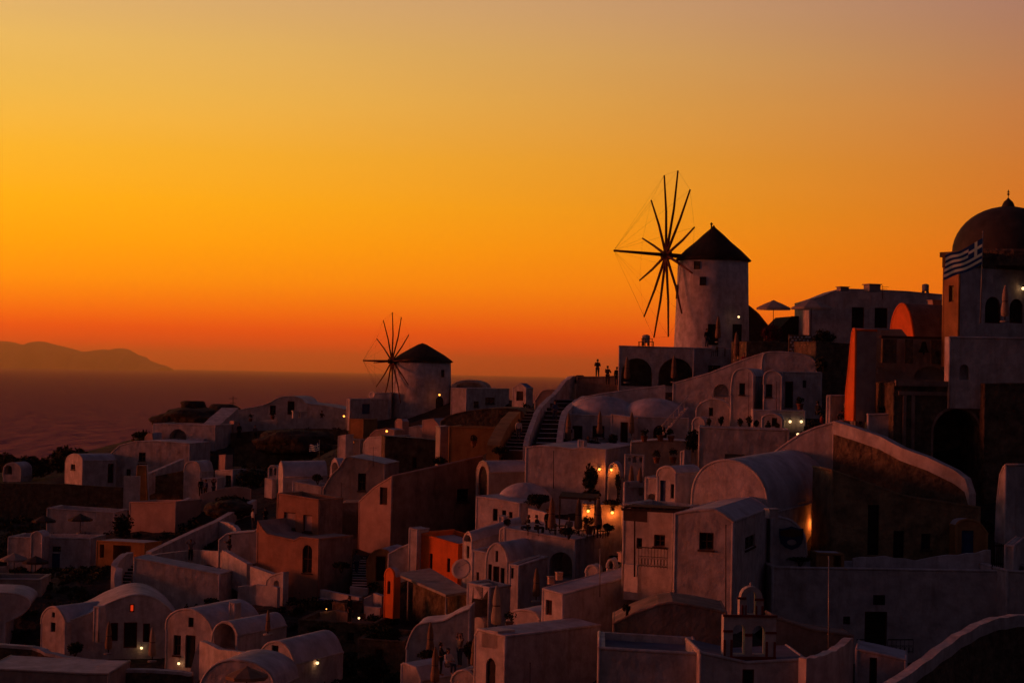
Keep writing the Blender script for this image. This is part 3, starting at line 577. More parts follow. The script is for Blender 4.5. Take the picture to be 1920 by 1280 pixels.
H('white base house with a balcony opening and an arch, under the central chapel', 113, 36, [(876, 1091), (918, 1101)], 1195, to=965, ops=[('v', 888, 1095, 904, 1122, 1.0), ('va', 885, 1156, 908, 1190, .8)])
H('lit white side wing with a small window, right of the central chapel', 118, 30, [(955, 1057), (973, 1060)], 1150, to=1034, ops=[('w', 957, 1064, 963, 1084)], rise=.3)
H('central white vaulted chapel with three windows and one above', 121, 24, [(911, 1085), (912, 1048), (916, 1030), (924, 1020), (932, 1017), (941, 1022), (948, 1035), (952, 1052)], 1108, depth=7, ops=[('w', 915, 1057, 922, 1091), ('d', 924, 1061, 936, 1101), ('w', 938, 1064, 946, 1097), ('w', 929, 1032, 934, 1053)], curve=True, name='chapel', cat='chapel')
H('barrel-vaulted white house with a small round belfry arch, left of the chapel', 127, 58, [(868, 1040), (869, 1010), (873, 1000), (878, 996), (883, 1001), (885, 1014)], 1095, to=985, rise=.9, ops=[('va', 870, 1002, 883, 1015, .4), ('w', 875, 1023, 880, 1046)], curve=True)
H('small lit front of the vaulted house with one low window', 124, 22, [(885, 1030), (912, 1035)], 1095, depth=3, ops=[('w', 893, 1072, 898, 1090)])
H('white terrace house with a big round arch, people dining on its roof', 124, 20, [(945, 989), (990, 996), (1030, 1003), (1079, 1011)], 1080, to=1169, ops=[('va', 1030, 1034, 1073, 1085, 2.5)], smooth=False)
H('back wall of the dining terrace carrying the two glowing lamps', 131, 4, [(1092, 944), (1169, 946)], 1000, depth=2.5, g=False)
H('white tower-like side wall right behind the dining terrace', 128, 50, [(1169, 905), (1172, 903)], 1000, to=1215, g=False)
wall('sloping lit parapet on the dining terrace, left of the dark canopy', [(990, 953, 133), (1030, 962, 131)], h=1.0, th=.3, curve=False)
H('lit white house with three small windows, left of the dining terrace', 136, 26, [(893, 930), (935, 935), (975, 943)], 1012, depth=4, ops=[('w', 924, 953, 933, 976), ('w', 941, 956, 949, 971), ('w', 954, 959, 961, 971)], smooth=False)
dome_roof('smooth low white dome roof behind the house with three small windows', 984, 946, 140.5, 54, 42)
H('vaulted house with a tall narrow dark arched gable and a purple roof', 147, 70, arc(893, 885, 917, 885, 863, 7), 950, to=1042, ops=[('a', 897, 873, 913, 940)], m='grey_plaster', rise=.1)
H('tall blank white wall house lit from the left, below the wide stair', 140, 14, [(986, 838), (1008, 835), (1045, 837), (1075, 841), (1088, 838), (1137, 842)], 950, to=1200, smooth=False)
H('tiny arched white niche house glowing from two lamps beside the cypress', 136, 10, arc(1140, 892, 1162, 894, 866, 7), 955, depth=2.2)
H('white perforated parapet wall with round holes', 134, 4, [(1172, 851), (1208, 853)], 885, depth=.5, ops=[('va', 1178, 857, 1183, 864, .3), ('va', 1186, 855, 1193, 867, .3), ('va', 1199, 857, 1205, 866, .3)], name='parapet', cat='wall', rim=False)
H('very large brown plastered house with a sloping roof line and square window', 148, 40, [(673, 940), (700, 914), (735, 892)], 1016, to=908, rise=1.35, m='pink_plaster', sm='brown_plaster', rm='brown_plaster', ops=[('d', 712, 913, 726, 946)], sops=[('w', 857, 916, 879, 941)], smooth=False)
H('shadowed plaster lean-to with a wide dark door, left of the large brown house', 150.5, -2, [(603, 1010), (632, 950), (645, 942), (690, 941)], 1020, ref='L', depth=3, m='brown_plaster', rm='brown_plaster', ops=[('d', 647, 959, 677, 1009), ('w', 689, 983, 700, 1002)], smooth=False)
H('terracotta house with two pale shuttered windows', 143, 30, [(520, 924), (598, 936)], 1014, to=648, m='terracotta_plaster', sm='brown_plaster', rm='slate_roof', ops=[('s', 532, 960, 554, 991), ('s', 568, 965, 585, 997)])  # unlit flank: its shade is put in as a browner plaster
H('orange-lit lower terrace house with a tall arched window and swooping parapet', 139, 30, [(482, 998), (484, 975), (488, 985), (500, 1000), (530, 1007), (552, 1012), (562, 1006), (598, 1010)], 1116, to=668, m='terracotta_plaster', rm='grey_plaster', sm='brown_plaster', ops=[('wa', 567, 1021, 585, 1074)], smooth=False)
H('ochre vaulted house with a white rim and a dark door, by the narrow blue stair', 139, 14, arc(687, 1062, 741, 1066, 1028, 9), 1094, depth=4, m='ochre_plaster', ops=[('d', 704, 1042, 723, 1089)])
H('vivid orange painted house wall with two dark narrow windows', 133, 36, [(785, 998), (860, 1020)], 1078, depth=4, m='orange_paint_and_light', ops=[('w', 805, 1037, 811, 1068), ('w', 838, 1046, 844, 1072)])
H('white corner post house left of the vivid orange wall', 134.5, 30, [(767, 989), (783, 992)], 1045, depth=1.5)
H('sloping white wall between the ochre vault and the white corner post', 136, 4, [(728, 1038), (750, 1026), (770, 1018), (790, 1014)], 1065, depth=1.2, smooth=False)
H('miniature orange chapel front with a dark arched door', 127, 42, arc(721, 1080, 739, 1082, 1064, 7), 1117, to=752, m='orange_paint_and_light', ops=[('a', 726, 1088, 732, 1113)], name='chapel', cat='chapel')
wall('lit white garden wall under the terracotta terrace, descending right', [(600, 1104, 137), (640, 1113, 135.5), (673, 1120, 134.5)], h=1.3, th=.4, curve=False)
wall('short stepped white wall piece with a dark rail, right of the garden wall', [(682, 1122, 131), (694, 1116, 131), (700, 1112, 131), (716, 1116, 130.5)], h=1.2, th=.4, curve=False)
H('bluish-white swooping wall house below the dark porch', 110, 4, [(762, 1215), (768, 1195), (778, 1176), (792, 1167), (830, 1163), (855, 1150), (882, 1140)], 1260, depth=3, curve=True)
H('lit white block at the very bottom left of centre', 100, 36, [(752, 1245), (756, 1242), (780, 1249), (790, 1275)], 1310, depth=3, smooth=False)
H('small lit white heap-roofed oven house at the bottom, beside the seated people', 97, 20, arc(846, 1276, 892, 1278, 1254, 7), 1310, depth=2, g=False, name='oven_vault', cat='oven')
# ---- bottom left
H('large windowless white wall house lit pink, left of centre bottom', 140, 11, [(251, 1045), (412, 1076)], 1138, to=444, smooth=False)
wall('curling white wall around the sunken stair, left end of the windowless house', [(250, 1035, 146), (235, 1041, 144), (221, 1058, 142), (214, 1082, 140.5), (216, 1120, 139)], h=2.0, th=.5)
wall('long lit ramp parapet climbing right from the windowless house', [(284, 1034, 150), (330, 1013, 154), (370, 993, 157), (410, 977, 160), (445, 955, 165), (482, 937, 168)], h=.9, th=.5, curve=False, g=True)
wall('short curved lit wall branching off the long ramp parapet', [(410, 977, 160), (428, 980, 159), (440, 988, 158), (443, 996, 157)], h=.8, th=.4)
wall('white path parapet with a round hollow, upper piece beside the walkers', [(416, 1030, 144), (428, 1037, 143), (463, 1056, 141)], h=1.6, th=.5, curve=False, g=True)
wall('white path parapet, lower piece right of the gap', [(469, 1061, 140), (495, 1070, 138.5), (524, 1082, 137)], h=1.8, th=.5, curve=False, g=True)
H('bluish white curved house behind the two walkers', 147, 4, [(410, 1012), (425, 1000), (450, 998), (475, 996), (484, 990)], 1050, depth=2, smooth=False)
H('small white niche with a lit arched opening at the end of the path parapet', 136, 30, [(498, 1098), (500, 1086), (507, 1079), (520, 1074), (532, 1072)], 1120, to=545, ops=[('va', 513, 1087, 523, 1117, .4)], smooth=False)
H('white gabled house at the bottom left with two small windows, one above the other', 125, 32, [(77, 1168), (79, 1152), (88, 1140), (98, 1136), (108, 1139), (117, 1152), (123, 1166)], 1224, to=215, curve=True, ops=[('w', 97, 1147, 103, 1157), ('w', 95, 1166, 104, 1184)])
H('low shadowed vault house with a red-glowing window over three dark doors', 127, -13, [(120, 1165), (165, 1150), (200, 1132), (235, 1118), (262, 1114), (290, 1120), (318, 1140), (335, 1160)], 1222, ref='R', depth=7, curve=True, ops=[('lit', 243, 1132, 252, 1147), ('d', 207, 1167, 221, 1201), ('d', 232, 1166, 257, 1214), ('d', 268, 1168, 281, 1203)])
H('white vaulted house with an upper window above a tall window and a door', 119.5, 22, [(311, 1180), (313, 1160), (325, 1147), (342, 1141), (362, 1142), (380, 1152), (393, 1168), (399, 1185)], 1256, to=500, curve=True, ops=[('w', 353, 1157, 363, 1175), ('w', 325, 1190, 339, 1228), ('d', 347, 1190, 366, 1252)])
H('bluish barrel vault with a wide dark open mouth, right of the lamp-lit doors', 113, 26, [(396, 1205), (400, 1183), (408, 1170), (420, 1164), (432, 1166), (441, 1177), (446, 1190)], 1222, to=548, curve=True, ops=[('va', 401, 1168, 441, 1218, 1.8)])
H('white vault house with a narrow upper window, lamps by its doors, bottom left centre', 104.5, 24, [(482, 1236), (490, 1218), (500, 1206), (514, 1201), (528, 1203), (540, 1214), (548, 1230), (553, 1244)], 1295, to=655, curve=True, ops=[('w', 509, 1209, 522, 1238), ('w', 505, 1252, 524, 1265), ('d', 531, 1256, 542, 1280)])
H('low rounded white roof at the bottom edge behind the cream parasol', 99, 12, [(372, 1290), (385, 1262), (405, 1243), (430, 1236), (460, 1238), (485, 1246), (508, 1264), (514, 1290)], 1310, depth=4, curve=True)
wall('white parapet flowing down to the gable of the narrow-window vault', [(356, 1262, 113), (366, 1222, 113), (374, 1200, 113), (385, 1205, 112.5), (410, 1216, 111), (450, 1222, 109), (484, 1229, 107)], h=1.5, th=.4, curve=False)
wall('dark terrace wall with thin white coping across the bottom left corner', [(-20, 1207, 118), (60, 1212, 118), (85, 1222, 117.5), (140, 1234, 117), (206, 1240, 116.5)], h=2.6, th=.5, m='brown_stone', coping=('whitewash', .18), g=True)
wall('dark terrace wall with thin white coping, right of the bottom left corner', [(207, 1252, 112), (320, 1257, 112), (360, 1262, 112)], h=2.4, th=.5, m='brown_stone', coping=('whitewash', .18), g=True)
H('pale flat courtyard roof at the bottom left corner', 108, 2, [(-30, 1252), (160, 1262), (205, 1262)], 1310, depth=5, m='grey_plaster', smooth=False)
H('shadowed rounded white house at the left edge', 131, -8, [(-30, 1110), (0, 1110), (30, 1112), (50, 1120), (56, 1132), (40, 1150), (10, 1165)], 1208, ref='L', depth=5, curve=True)
H('flat dark slab roof house at the left edge', 140, -4, [(-30, 1085), (78, 1086)], 1100, ref='L', depth=4, m='grey_plaster')
H('white cube house with a blue door and a rounded chimney on top', 160, 6, [(15, 1006), (170, 1009)], 1068, depth=4, ops=[('d', 97, 1037, 112, 1066, 'blue_paint'), ('w', 98, 1024, 114, 1034)])
H('rounded white chimney hump on the cube house with the blue door', 159, 10, arc(58, 1006, 80, 1006, 995, 5), 1040, depth=1.5, g=False, name='chimney', cat='chimney')
H('ochre gate house ruin with two lit stone piers, left of the ramp', 156, 22, [(181, 1013), (225, 1015), (272, 1018)], 1062, depth=2.5, m='ochre_plaster', ops=[('v', 187, 1020, 195, 1045, 1.0), ('v', 212, 1022, 245, 1050, 1.5)], smooth=False)

# small walls, steps and stacks between the houses
wall('low bluish white parapet behind the windowless house terrace', [(288, 1040, 148), (330, 1034, 149), (375, 1031, 149), (416, 1034, 147)], h=.8, th=.3)
wall('low crooked wall under the dark courtyard lamp', [(600, 1148, 126), (630, 1144, 126), (655, 1150, 125.5)], h=.7, th=.3, m='brown_plaster')
wall('pale kerb wall along the path below the two walkers', [(446, 1100, 134), (480, 1096, 134), (520, 1100, 133)], h=.6, th=.3)
wall('short white wall left of the cube house with the blue door', [(-20, 1064, 158), (10, 1061, 158), (16, 1060, 158)], h=1.0, th=.3, curve=False)
wall('small white step wall in front of the stair beside the ochre vault', [(656, 1100, 136), (690, 1102, 136)], h=.5, th=.4, curve=False)
wall('pink-lit low wall between the lit cube and the miniature chapel', [(683, 1136, 129), (712, 1139, 128.5)], h=.9, th=.3, curve=False)
wall('curved white yard wall at the right of the lamp-lit tall door', [(366, 1236, 117), (372, 1226, 116), (384, 1218, 115), (398, 1214, 114)], h=1.0, th=.3)
wall('white garden wall at the foot of the weathered pale house', [(332, 945, 169), (345, 938, 171), (362, 932, 173)], h=1.2, th=.35)
H('small square white stack beside the red-glowing window vault', 124, 20, [(176, 1136), (186, 1137)], 1160, depth=.8, name='chimney', cat='chimney', rim=False, g=False)
H('white chimney stack with a slanted top on the upper-window vault house', 121, 20, [(430, 1128), (441, 1131)], 1150, depth=.8, name='chimney', cat='chimney', rim=False, g=False)
H('stubby white chimney on the vaulted house left of the chapel', 129, 20, [(935, 966), (946, 968)], 990, depth=.8, name='chimney', cat='chimney', rim=False, g=False)
H('small white stack on the roof of the tall blank wall house', 141.5, 15, [(1084, 824), (1096, 826)], 842, depth=.9, name='chimney', cat='chimney', rim=False, g=False)
# dark stone walls and courts in the lower centre that the photograph loses in shadow
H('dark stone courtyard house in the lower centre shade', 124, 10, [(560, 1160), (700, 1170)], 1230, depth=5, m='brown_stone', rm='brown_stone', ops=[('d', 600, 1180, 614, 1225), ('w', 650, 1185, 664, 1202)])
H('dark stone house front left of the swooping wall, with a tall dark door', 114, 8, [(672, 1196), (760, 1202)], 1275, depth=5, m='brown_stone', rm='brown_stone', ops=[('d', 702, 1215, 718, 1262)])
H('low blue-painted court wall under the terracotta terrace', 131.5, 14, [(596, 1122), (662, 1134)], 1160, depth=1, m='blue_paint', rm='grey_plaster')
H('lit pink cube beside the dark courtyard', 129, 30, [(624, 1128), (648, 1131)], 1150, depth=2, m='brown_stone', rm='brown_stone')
# ================================================================ windmills
def cyl_opening(root, c, r, px, py, w, h, name='window', pane='dark_glass', arched=False):
    d = ray(px, py); d2 = Vector((d.x, d.y, 0)); c2 = Vector((c.x, c.y, 0))
    A = d2.dot(d2); B_ = -2 * d2.dot(c2); C_ = c2.dot(c2) - r * r; disc = max(B_ * B_ - 4 * A * C_, 0); t = (-B_ - math.sqrt(disc)) / (2 * A)
    q = d * t; n = Vector((q.x - c.x, q.y - c.y, 0)).normalized(); a = math.atan2(-n.x, -n.y)
    pl = Plane(q, a); zc = q.z
    o = [(-w / 2, zc - h / 2), (w / 2, zc - h / 2), (w / 2, zc + h / 2), (-w / 2, zc + h / 2)]
    if arched: o = arch(-w / 2, w / 2, zc - h / 2, zc + h / 2)
    fr = MB(); slab(fr, pl, o, -.07, .2, shrink(o, .07)); pn = MB(); slab(pn, pl, shrink(o, .07), -.02, .15)
    p = pn.build(name, pane, root); fr.build('frame', 'dark_wood', p)
def windmill(label, px, D, pyb, pyt, pya, Rb, Rt, ax, hub, R, spar, n, phase, sw, ops, thick=1.0):
    base = P(px, pyb, D); top = P(px, pyt, D); apex = P(px, pya, D); h = top.z - base.z
    root = empty('windmill', base, label, 'windmill')
    mb = MB(); prof = [(Rb * 1.01, -2.0), (Rb, 0), (Rb - (Rb - Rt) * .35, h * .3), (Rb - (Rb - Rt) * .7, h * .65), (Rt, h), (Rt - .3, h + .02)]
    mb.lathe(base, prof, 64); mb.build('tower', 'whitewash', root)
    ha = apex.z - top.z; mb = MB(); e = Rt + .22
    fr = [(e - .12, -.22), (e, -.10), (e * .74, .27 * ha), (e * .47, .52 * ha), (e * .29, .72 * ha), (e * .15, .86 * ha), (e * .055, .95 * ha), (.03, ha * 1.03)] if thick >= 1 else \
         [(e - .1, -.18), (e, -.06), (e * .72, .33 * ha), (e * .38, .68 * ha), (e * .14, .92 * ha), (.02, ha)]
    mb.lathe((base.x, base.y, top.z), fr, 48, fold=lambda k, j: 1 + .018 * math.sin(k * 2.7 + j) + .012 * math.sin(k * 7.1))
    mb.lathe((base.x, base.y, top.z), [(0.01, -.2), (e - .12, -.22)], 48)
    mb.build('thatched_roof', 'thatch', root)
    if thick >= 1:
        f = MB(); f.lathe(apex, [(.07, -.25), (.07, .1), (.14, .18), (.07, .3), (.02, .36)], 10); f.build('finial', 'dark_wood', root)
    ax = Vector(ax).normalized(); hp = P(*hub); u = ax.cross(Vector((0, 0, 1))).normalized(); v = u.cross(ax).normalized()
    m = MB(); m.tube(hp - ax * (R * .62 if thick >= 1 else 3.0), hp + ax * .3, .2 * thick, .22 * thick, 10); m.build('windshaft', 'old_wood', root)
    m = MB(); m.tube(hp - ax * .45, hp + ax * .45, .42 * thick, .36 * thick, 12); m.build('hub', 'old_wood', root)
    tip = hp + ax * spar; m = MB(); m.tube(hp + ax * .3, tip, .17 * thick, .10 * thick, 8); m.build('spar', 'red_brown_wood', root)
    tips = []
    for k in range(n):
        t = math.radians(phase + 360.0 * k / n); d = v * math.cos(t) + u * math.sin(t); L_ = R * (1 + .006 * math.sin(k * 5.3)); q = hp + d * L_ + ax * (.10 * math.sin(k * 3.1)); tips.append(q)
        m = MB(); mid = hp + d * (L_ * .55) - ax * .10
        m.tube(hp + d * .3, mid, sw, sw * .8, 7); m.tube(mid, q, sw * .8, sw * .55, 7); sp = m.build('sail_spoke', 'red_brown_wood', root)
        if thick >= 1:
            b = MB(); b.tube(hp + d * .25, hp + d * 1.45, .15, .09, 6); b.build('blade_root', 'old_wood', sp)
    m = MB()
    for k in range(n):
        m.tube(tip, tips[k], .007, .007, 4, caps=False)
        m.tube(tips[k], tips[(k + 1) % n], .007, .007, 4, caps=False)
    m.build('rigging', 'old_wood', root)
    for op in ops: cyl_opening(root, base, (Rb + Rt) / 2 if len(op) < 6 else op[5], *op[:4], **(op[4] if len(op) > 4 and op[4] else {}))
    ground(base, .2)
    return root
windmill('large whitewashed windmill with a pointed thatched roof and bare sail spokes, on the right ridge', 1334, 179, 655, 486, 424, 3.52, 3.28, (-.972, -.24, .045), (1249, 478, 177.7), 7.9, 5.1, 12, 15, .14,
         [(1307, 497, .62, .74, None, 3.30), (1318, 527, .6, .8, None, 3.33), (1270, 547, .6, 1.3, None, 3.38), (1337, 627, .95, 1.9, dict(name='door', pane='dark_wood'), 3.5), (1382, 627, 1.0, 1.9, dict(name='door', pane='dark_wood'), 3.5)])
windmill('small whitewashed windmill with a low thatched cone and bare sail spokes, nearer the sea', 789, 224, 790, 676, 643, 3.62, 3.38, (-.9, -.43, .0), (735, 677, 222.4), 5.7, 3.6, 12, 2, .10,
         [(830, 700, .45, .85, None, 3.42), (824, 762, .95, 2.3, dict(name='door', pane='dark_wood', arched=True), 3.58)], thick=.8)

# ================================================================ church with dome, bell openings
cr, cpl, cspl = H('church with a big dark dome, stone corner lit orange, at the right edge', 113, 60, [(1769, 476), (1799, 478)], 640, to=1975, m='ochre_plaster', sm='whitewash', sops=[('a', 1847, 556, 1877, 606), ('a', 1893, 560, 1919, 606)],
                  ops=[('w', 1779, 535, 1788, 566)], name='church', cat='church', rim=False)
dc = P(1889, 474, 117.6); mb = MB(); Rr = 3.34
mb.lathe(dc, [(Rr * math.cos(t) if t < 1.5 else .05, 2.86 * math.sin(t)) for t in [math.radians(x) for x in (0, 8, 16, 24, 32, 40, 48, 56, 64, 72, 80, 86)]], 56); mb.build('dome', 'dome_tiles', cr)
mb = MB(); mb.lathe(dc, [(Rr + .28, -1.0), (Rr + .28, -.12), (Rr + .12, -.05), (Rr, .02)], 56, smooth=False); mb.build('drum', 'brown_stone', cr)
mb = MB(); lt = dc + Vector((0, 0, 2.80)); mb.lathe(lt, [(.44, -.05), (.34, .22), (.26, .36), (.12, .48), (.06, .56), (.015, .6)], 16); lan = mb.build('lantern', 'dome_tiles', cr)
mb = MB(); mb.lathe(lt, [(.02, .55), (.02, .72), (.09, .80), (.02, .9), (.06, .98), (.015, 1.06), (.01, 1.1)], 8); mb.box(lt + Vector((0, 0, .93)), (.2, .03, .03)); mb.build('cross', 'bronze', lan)
for y0, y1, pr, nm in ((476, 484, .16, 'cornice'), (484, 503, .05, 'stone_band')):
    mb = MB(); z1 = cspl.hit(1850, y0)[1] + .05; z0 = cspl.hit(1850, y1)[1]; s1 = cspl.hit(1965, 490)[0]
    slab(mb, cspl, [(0.0, z0), (s1, z0), (s1, z1), (0.0, z1)], -pr, .1); mb.build(nm, 'brown_stone', cr)
    mb = MB(); s0 = cpl.hit(1769, 490)[0]; slab(mb, cpl, [(s0 - pr, z0), (pr, z0), (pr, z1), (s0 - pr, z1)], -pr, .1); mb.build(nm, 'brown_stone', cr)
# bell openings
bp0 = Plane(P(1655, 680, 115), math.radians(-1)); root = empty('bell_arcade', P(1720, 682, 115), 'dark wooden bell frame with one hanging bell, left of the church', 'bell frame')
for x0, x1 in ((1655, 1681), (1700, 1712), (1749, 1776)):
    mb = MB(); s0 = bp0.hit(x0, 660)[0]; s1 = bp0.hit(x1, 660)[0]; z0 = bp0.hit(1700, 681)[1]; z1 = bp0.hit(1700, 636)[1]; slab(mb, bp0, [(s0, z0), (s1, z0), (s1, z1), (s0, z1)], 0, .5); mb.build('pier', 'brown_stone', root)
mb = MB(); s0 = bp0.hit(1652, 660)[0]; s1 = bp0.hit(1780, 660)[0]; z1 = bp0.hit(1700, 634.5)[1]; slab(mb, bp0, [(s0, z1), (s1, z1), (s1, z1 + .14), (s0, z1 + .14)], -.03, .54); mb.build('beam', 'old_wood', root)
bl = P(1734, 640, 115); mb = MB(); mb.lathe(bl + Vector((0, .25, 0)), [(.02, 0), (.13, -.03), (.17, -.22), (.21, -.42), (.30, -.60), (.34, -.66), (.29, -.66)], 18); b_ = mb.build('bell', 'bronze', root)
mb = MB(); mb.tube(bl + Vector((0, .25, -.3)), bl + Vector((0, .25, -.8)), .025, .045, 6); mb.build('clapper', 'iron', b_)
# white bell tower with red-brown trim, foreground
def through(pl, outline, holes, th, name, m, root):
    mb = MB(); tess(mb, pl, outline, holes, 0); tess(mb, pl, outline, holes, th)
    for q in [outline] + holes:
        for a, b in zip(q, q[1:] + q[:1]): mb.quad([pl.pt(a), pl.pt(b), pl.pt(b, th), pl.pt(a, th)])
    return mb.build(name, m, root)
TP = Plane(P(1455, 1160, 79.5), math.radians(-3)); root = empty('bell_tower', P(1405, 1237, 79.5), 'white bell tower with red-brown trim, two arches below and one above', 'bell tower')
def hz_(y): return TP.hit(1405, y)[1]
def hs_(x): return TP.hit(x, 1180)[0]
def rect(x0, y0, x1, y1): return [(hs_(x0), hz_(y1)), (hs_(x1), hz_(y1)), (hs_(x1), hz_(y0)), (hs_(x0), hz_(y0))]
through(TP, rect(1357, 1155, 1455, 1233), [arch(hs_(1374), hs_(1397), hz_(1227), hz_(1170)), arch(hs_(1411), hs_(1435), hz_(1227), hz_(1172))], .6, 'wall', 'whitewash', root)
up = [(hs_(1386), hz_(1155)), (hs_(1431), hz_(1155)), (hs_(1431), hz_(1124))] + arch(hs_(1388), hs_(1429), hz_(1130), hz_(1099))[2:] + [(hs_(1386), hz_(1124))]
through(TP, up, [arch(hs_(1399), hs_(1417), hz_(1152), hz_(1108))], .5, 'upper_arch', 'whitewash', root)
for r_, pr in ((rect(1355, 1152, 1457, 1156), .06), (rect(1356, 1181, 1374, 1185), .05), (rect(1435, 1183, 1456, 1187), .05), (rect(1356, 1230, 1456, 1236), .05), (rect(1357, 1199, 1361, 1230), .045), (rect(1370, 1199, 1374, 1230), .045), (rect(1436, 1202, 1440, 1230), .045), (rect(1451, 1202, 1455, 1230), .045),
               (rect(1381, 1119, 1398, 1123), .05), (rect(1414, 1121, 1432, 1125), .05), (rect(1390, 1134, 1393, 1152), .045), (rect(1397, 1134, 1399, 1152), .045), (rect(1416, 1135, 1419, 1152), .045), (rect(1427, 1135, 1431, 1152), .045), (rect(1397, 1187, 1411, 1192), .04)):
    mb = MB(); slab(mb, TP, r_, -pr, .04); mb.build('trim_band', 'red_brick_trim', root)
mb = MB(); q = TP.pt((hs_(1404), hz_(1232)), .3); mb.lathe(q, [(.14, 0), (.09, .08), (.08, .62), (.14, .72)], 12); mb.build('column', 'whitewash', root)
mb = MB(); q = TP.pt((hs_(1408), hz_(1099)), .25); mb.lathe(q, [(.05, -.05), (.03, .05), (.06, .1), (.01, .16)], 8); mb.build('finial', 'whitewash', root)

# ================================================================ flags
def flag(label, px, py0, py1, D, L_, Hh, top_py, sag, nm='flagpole', lean=0.0):
    b = P(px, py1, D); t = P(px + lean, py0, D); root = empty('flagpole', b, label, 'flag')
    mb = MB(); mb.tube(b, t, .035, .025, 8); mb.build('pole', 'pale_metal', root)
    mb = MB(); mb.lathe(t, [(.01, -.03), (.06, .03), (.01, .09)], 8); mb.build('ball', 'pale_metal', root)
    T = P(px + lean * .9, top_py, D); nu, nv = 27, 18; mb = MB()
    def pt(i, j):
        u = i / nu; v = j / nv
        return (T.x - u * L_ * .93 + .03 * math.sin(v * 6) * u, T.y - .22 * math.sin(u * 8 + v * 1.5) * (u ** .5) - .1 * u, T.z - v * Hh * (1 - .12 * u) - u * sag + .07 * math.sin(u * 9 + v * 2) * u - .10 * math.sin(u * math.pi))
    for i in range(nu + 1):
        for j in range(nv + 1): mb.v.append(pt(i, j))
    for i in range(nu):
        for j in range(nv):
            s = j // 2; w = s % 2 == 1
            if i < 10 and j < 10: w = (4 <= j < 6) or (4 <= i < 6)
            mb.f.append((i * (nv + 1) + j, (i + 1) * (nv + 1) + j, (i + 1) * (nv + 1) + j + 1, i * (nv + 1) + j + 1)); mb.sm.append(True); mb.mi.append(0 if w else 1)
    mb.build('flag', ['flag_white', 'flag_blue'], root); return root
flag('large blue and white striped flag blowing left from a pole before the church dome', 1838, 436, 606, 106, 2.3, 1.45, 446, 1.05, lean=5)
flag('small blue and white striped flag left of the bright terrace house', 599, 826, 862, 185, 1.0, .8, 829, .2)

# ================================================================ stairs with single steps
def stairs(label, bl, br, tl, tr, n, m='grey_plaster', h=.5):
    A, B_, C_, D_ = P(*bl), P(*br), P(*tl), P(*tr); root = empty('staircase', (A + B_) / 2, label, 'staircase')
    for i in range(n):
        t0 = i / n; t1 = (i + 1) / n; a = A.lerp(C_, t0); b = B_.lerp(D_, t0); c = A.lerp(C_, t1); d = B_.lerp(D_, t1)
        z = ((a.z + b.z) / 2 * (1 - 0) + 0); zt = A.z + (C_.z - A.z) * (i + .5) / n; jz = .02 * math.sin(i * 3.7)
        ov = (a - c).normalized() * .05
        mb = MB(); q = [a + ov, b + ov, d, c]; top = [Vector((p.x, p.y, zt + jz)) for p in q]; bot = [Vector((p.x, p.y, zt - h - .3)) for p in q]
        mb.quad(top); mb.m = 1; mb.quad([top[0], top[1], bot[1], bot[0]]); mb.m = 0; mb.quad([top[1], top[2], bot[2], bot[1]]); mb.quad([top[3], top[0], bot[0], bot[3]]); mb.quad([top[2], top[3], bot[3], bot[2]])  # the riser's shade is put in as a dark material
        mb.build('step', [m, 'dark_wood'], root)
    for p in (A, B_, C_, D_): ground(p, -.5)
    return root
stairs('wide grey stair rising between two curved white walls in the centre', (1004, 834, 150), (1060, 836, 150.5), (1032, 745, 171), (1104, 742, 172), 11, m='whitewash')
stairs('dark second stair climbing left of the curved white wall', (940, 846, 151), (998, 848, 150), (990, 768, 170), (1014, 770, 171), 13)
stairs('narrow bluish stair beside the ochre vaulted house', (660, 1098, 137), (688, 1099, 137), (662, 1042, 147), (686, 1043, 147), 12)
stairs('shadowed stair in the curl of the wall at the left of the windowless house', (224, 1110, 139.5), (238, 1108, 139.5), (240, 1050, 147), (256, 1052, 147), 10)
wall('curved white left wall of the wide central stair', [(990, 836, 149), (994, 818, 151), (1004, 790, 156), (1013, 768, 161), (1028, 751, 166), (1046, 735, 171), (1062, 714, 174), (1078, 704, 175)], h=.8, th=.4, stuck=2.5)
wall('curved white right wall of the wide central stair', [(1054, 836, 149.2), (1058, 800, 153), (1063, 776, 157), (1073, 762, 160), (1088, 750, 164), (1103, 742, 167)], h=1.0, th=.5, stuck=1.2)
wall('lit sloping parapet along the left of the dark second stair', [(936, 834, 150.5), (948, 808, 155), (962, 786, 160), (976, 772, 165)], h=1.0, th=1.0, m='ochre_plaster', stuck=1.0)
# white open stair with a thin rail
A = P(1240, 820, 150); B_ = P(1290, 764, 152); root = empty('outdoor_stair', A, 'white open metal-railed stair left of the half-round vault', 'staircase')
mb = MB(); mb.tube(A, B_, .05, .05, 6); mb.tube(A + Vector((0, .9, 0)), B_ + Vector((0, .9, 0)), .05, .05, 6); mb.build('stringer', 'whitewash', root)
up1 = Vector((0, 0, .9)); mb = MB(); mb.tube(A + up1, B_ + up1, .04, .04, 6); mb.build('handrail', 'whitewash', root)
for i in range(10):
    t = (i + .5) / 10; q = A.lerp(B_, t); mb = MB(); mb.box(q + Vector((0, .45, .03)), (.26, .95, .05)); mb.build('tread', 'whitewash', root)
    if i % 2 == 0: mb = MB(); mb.tube(q, q + up1, .022, .022, 5); mb.build('baluster', 'whitewash', root)

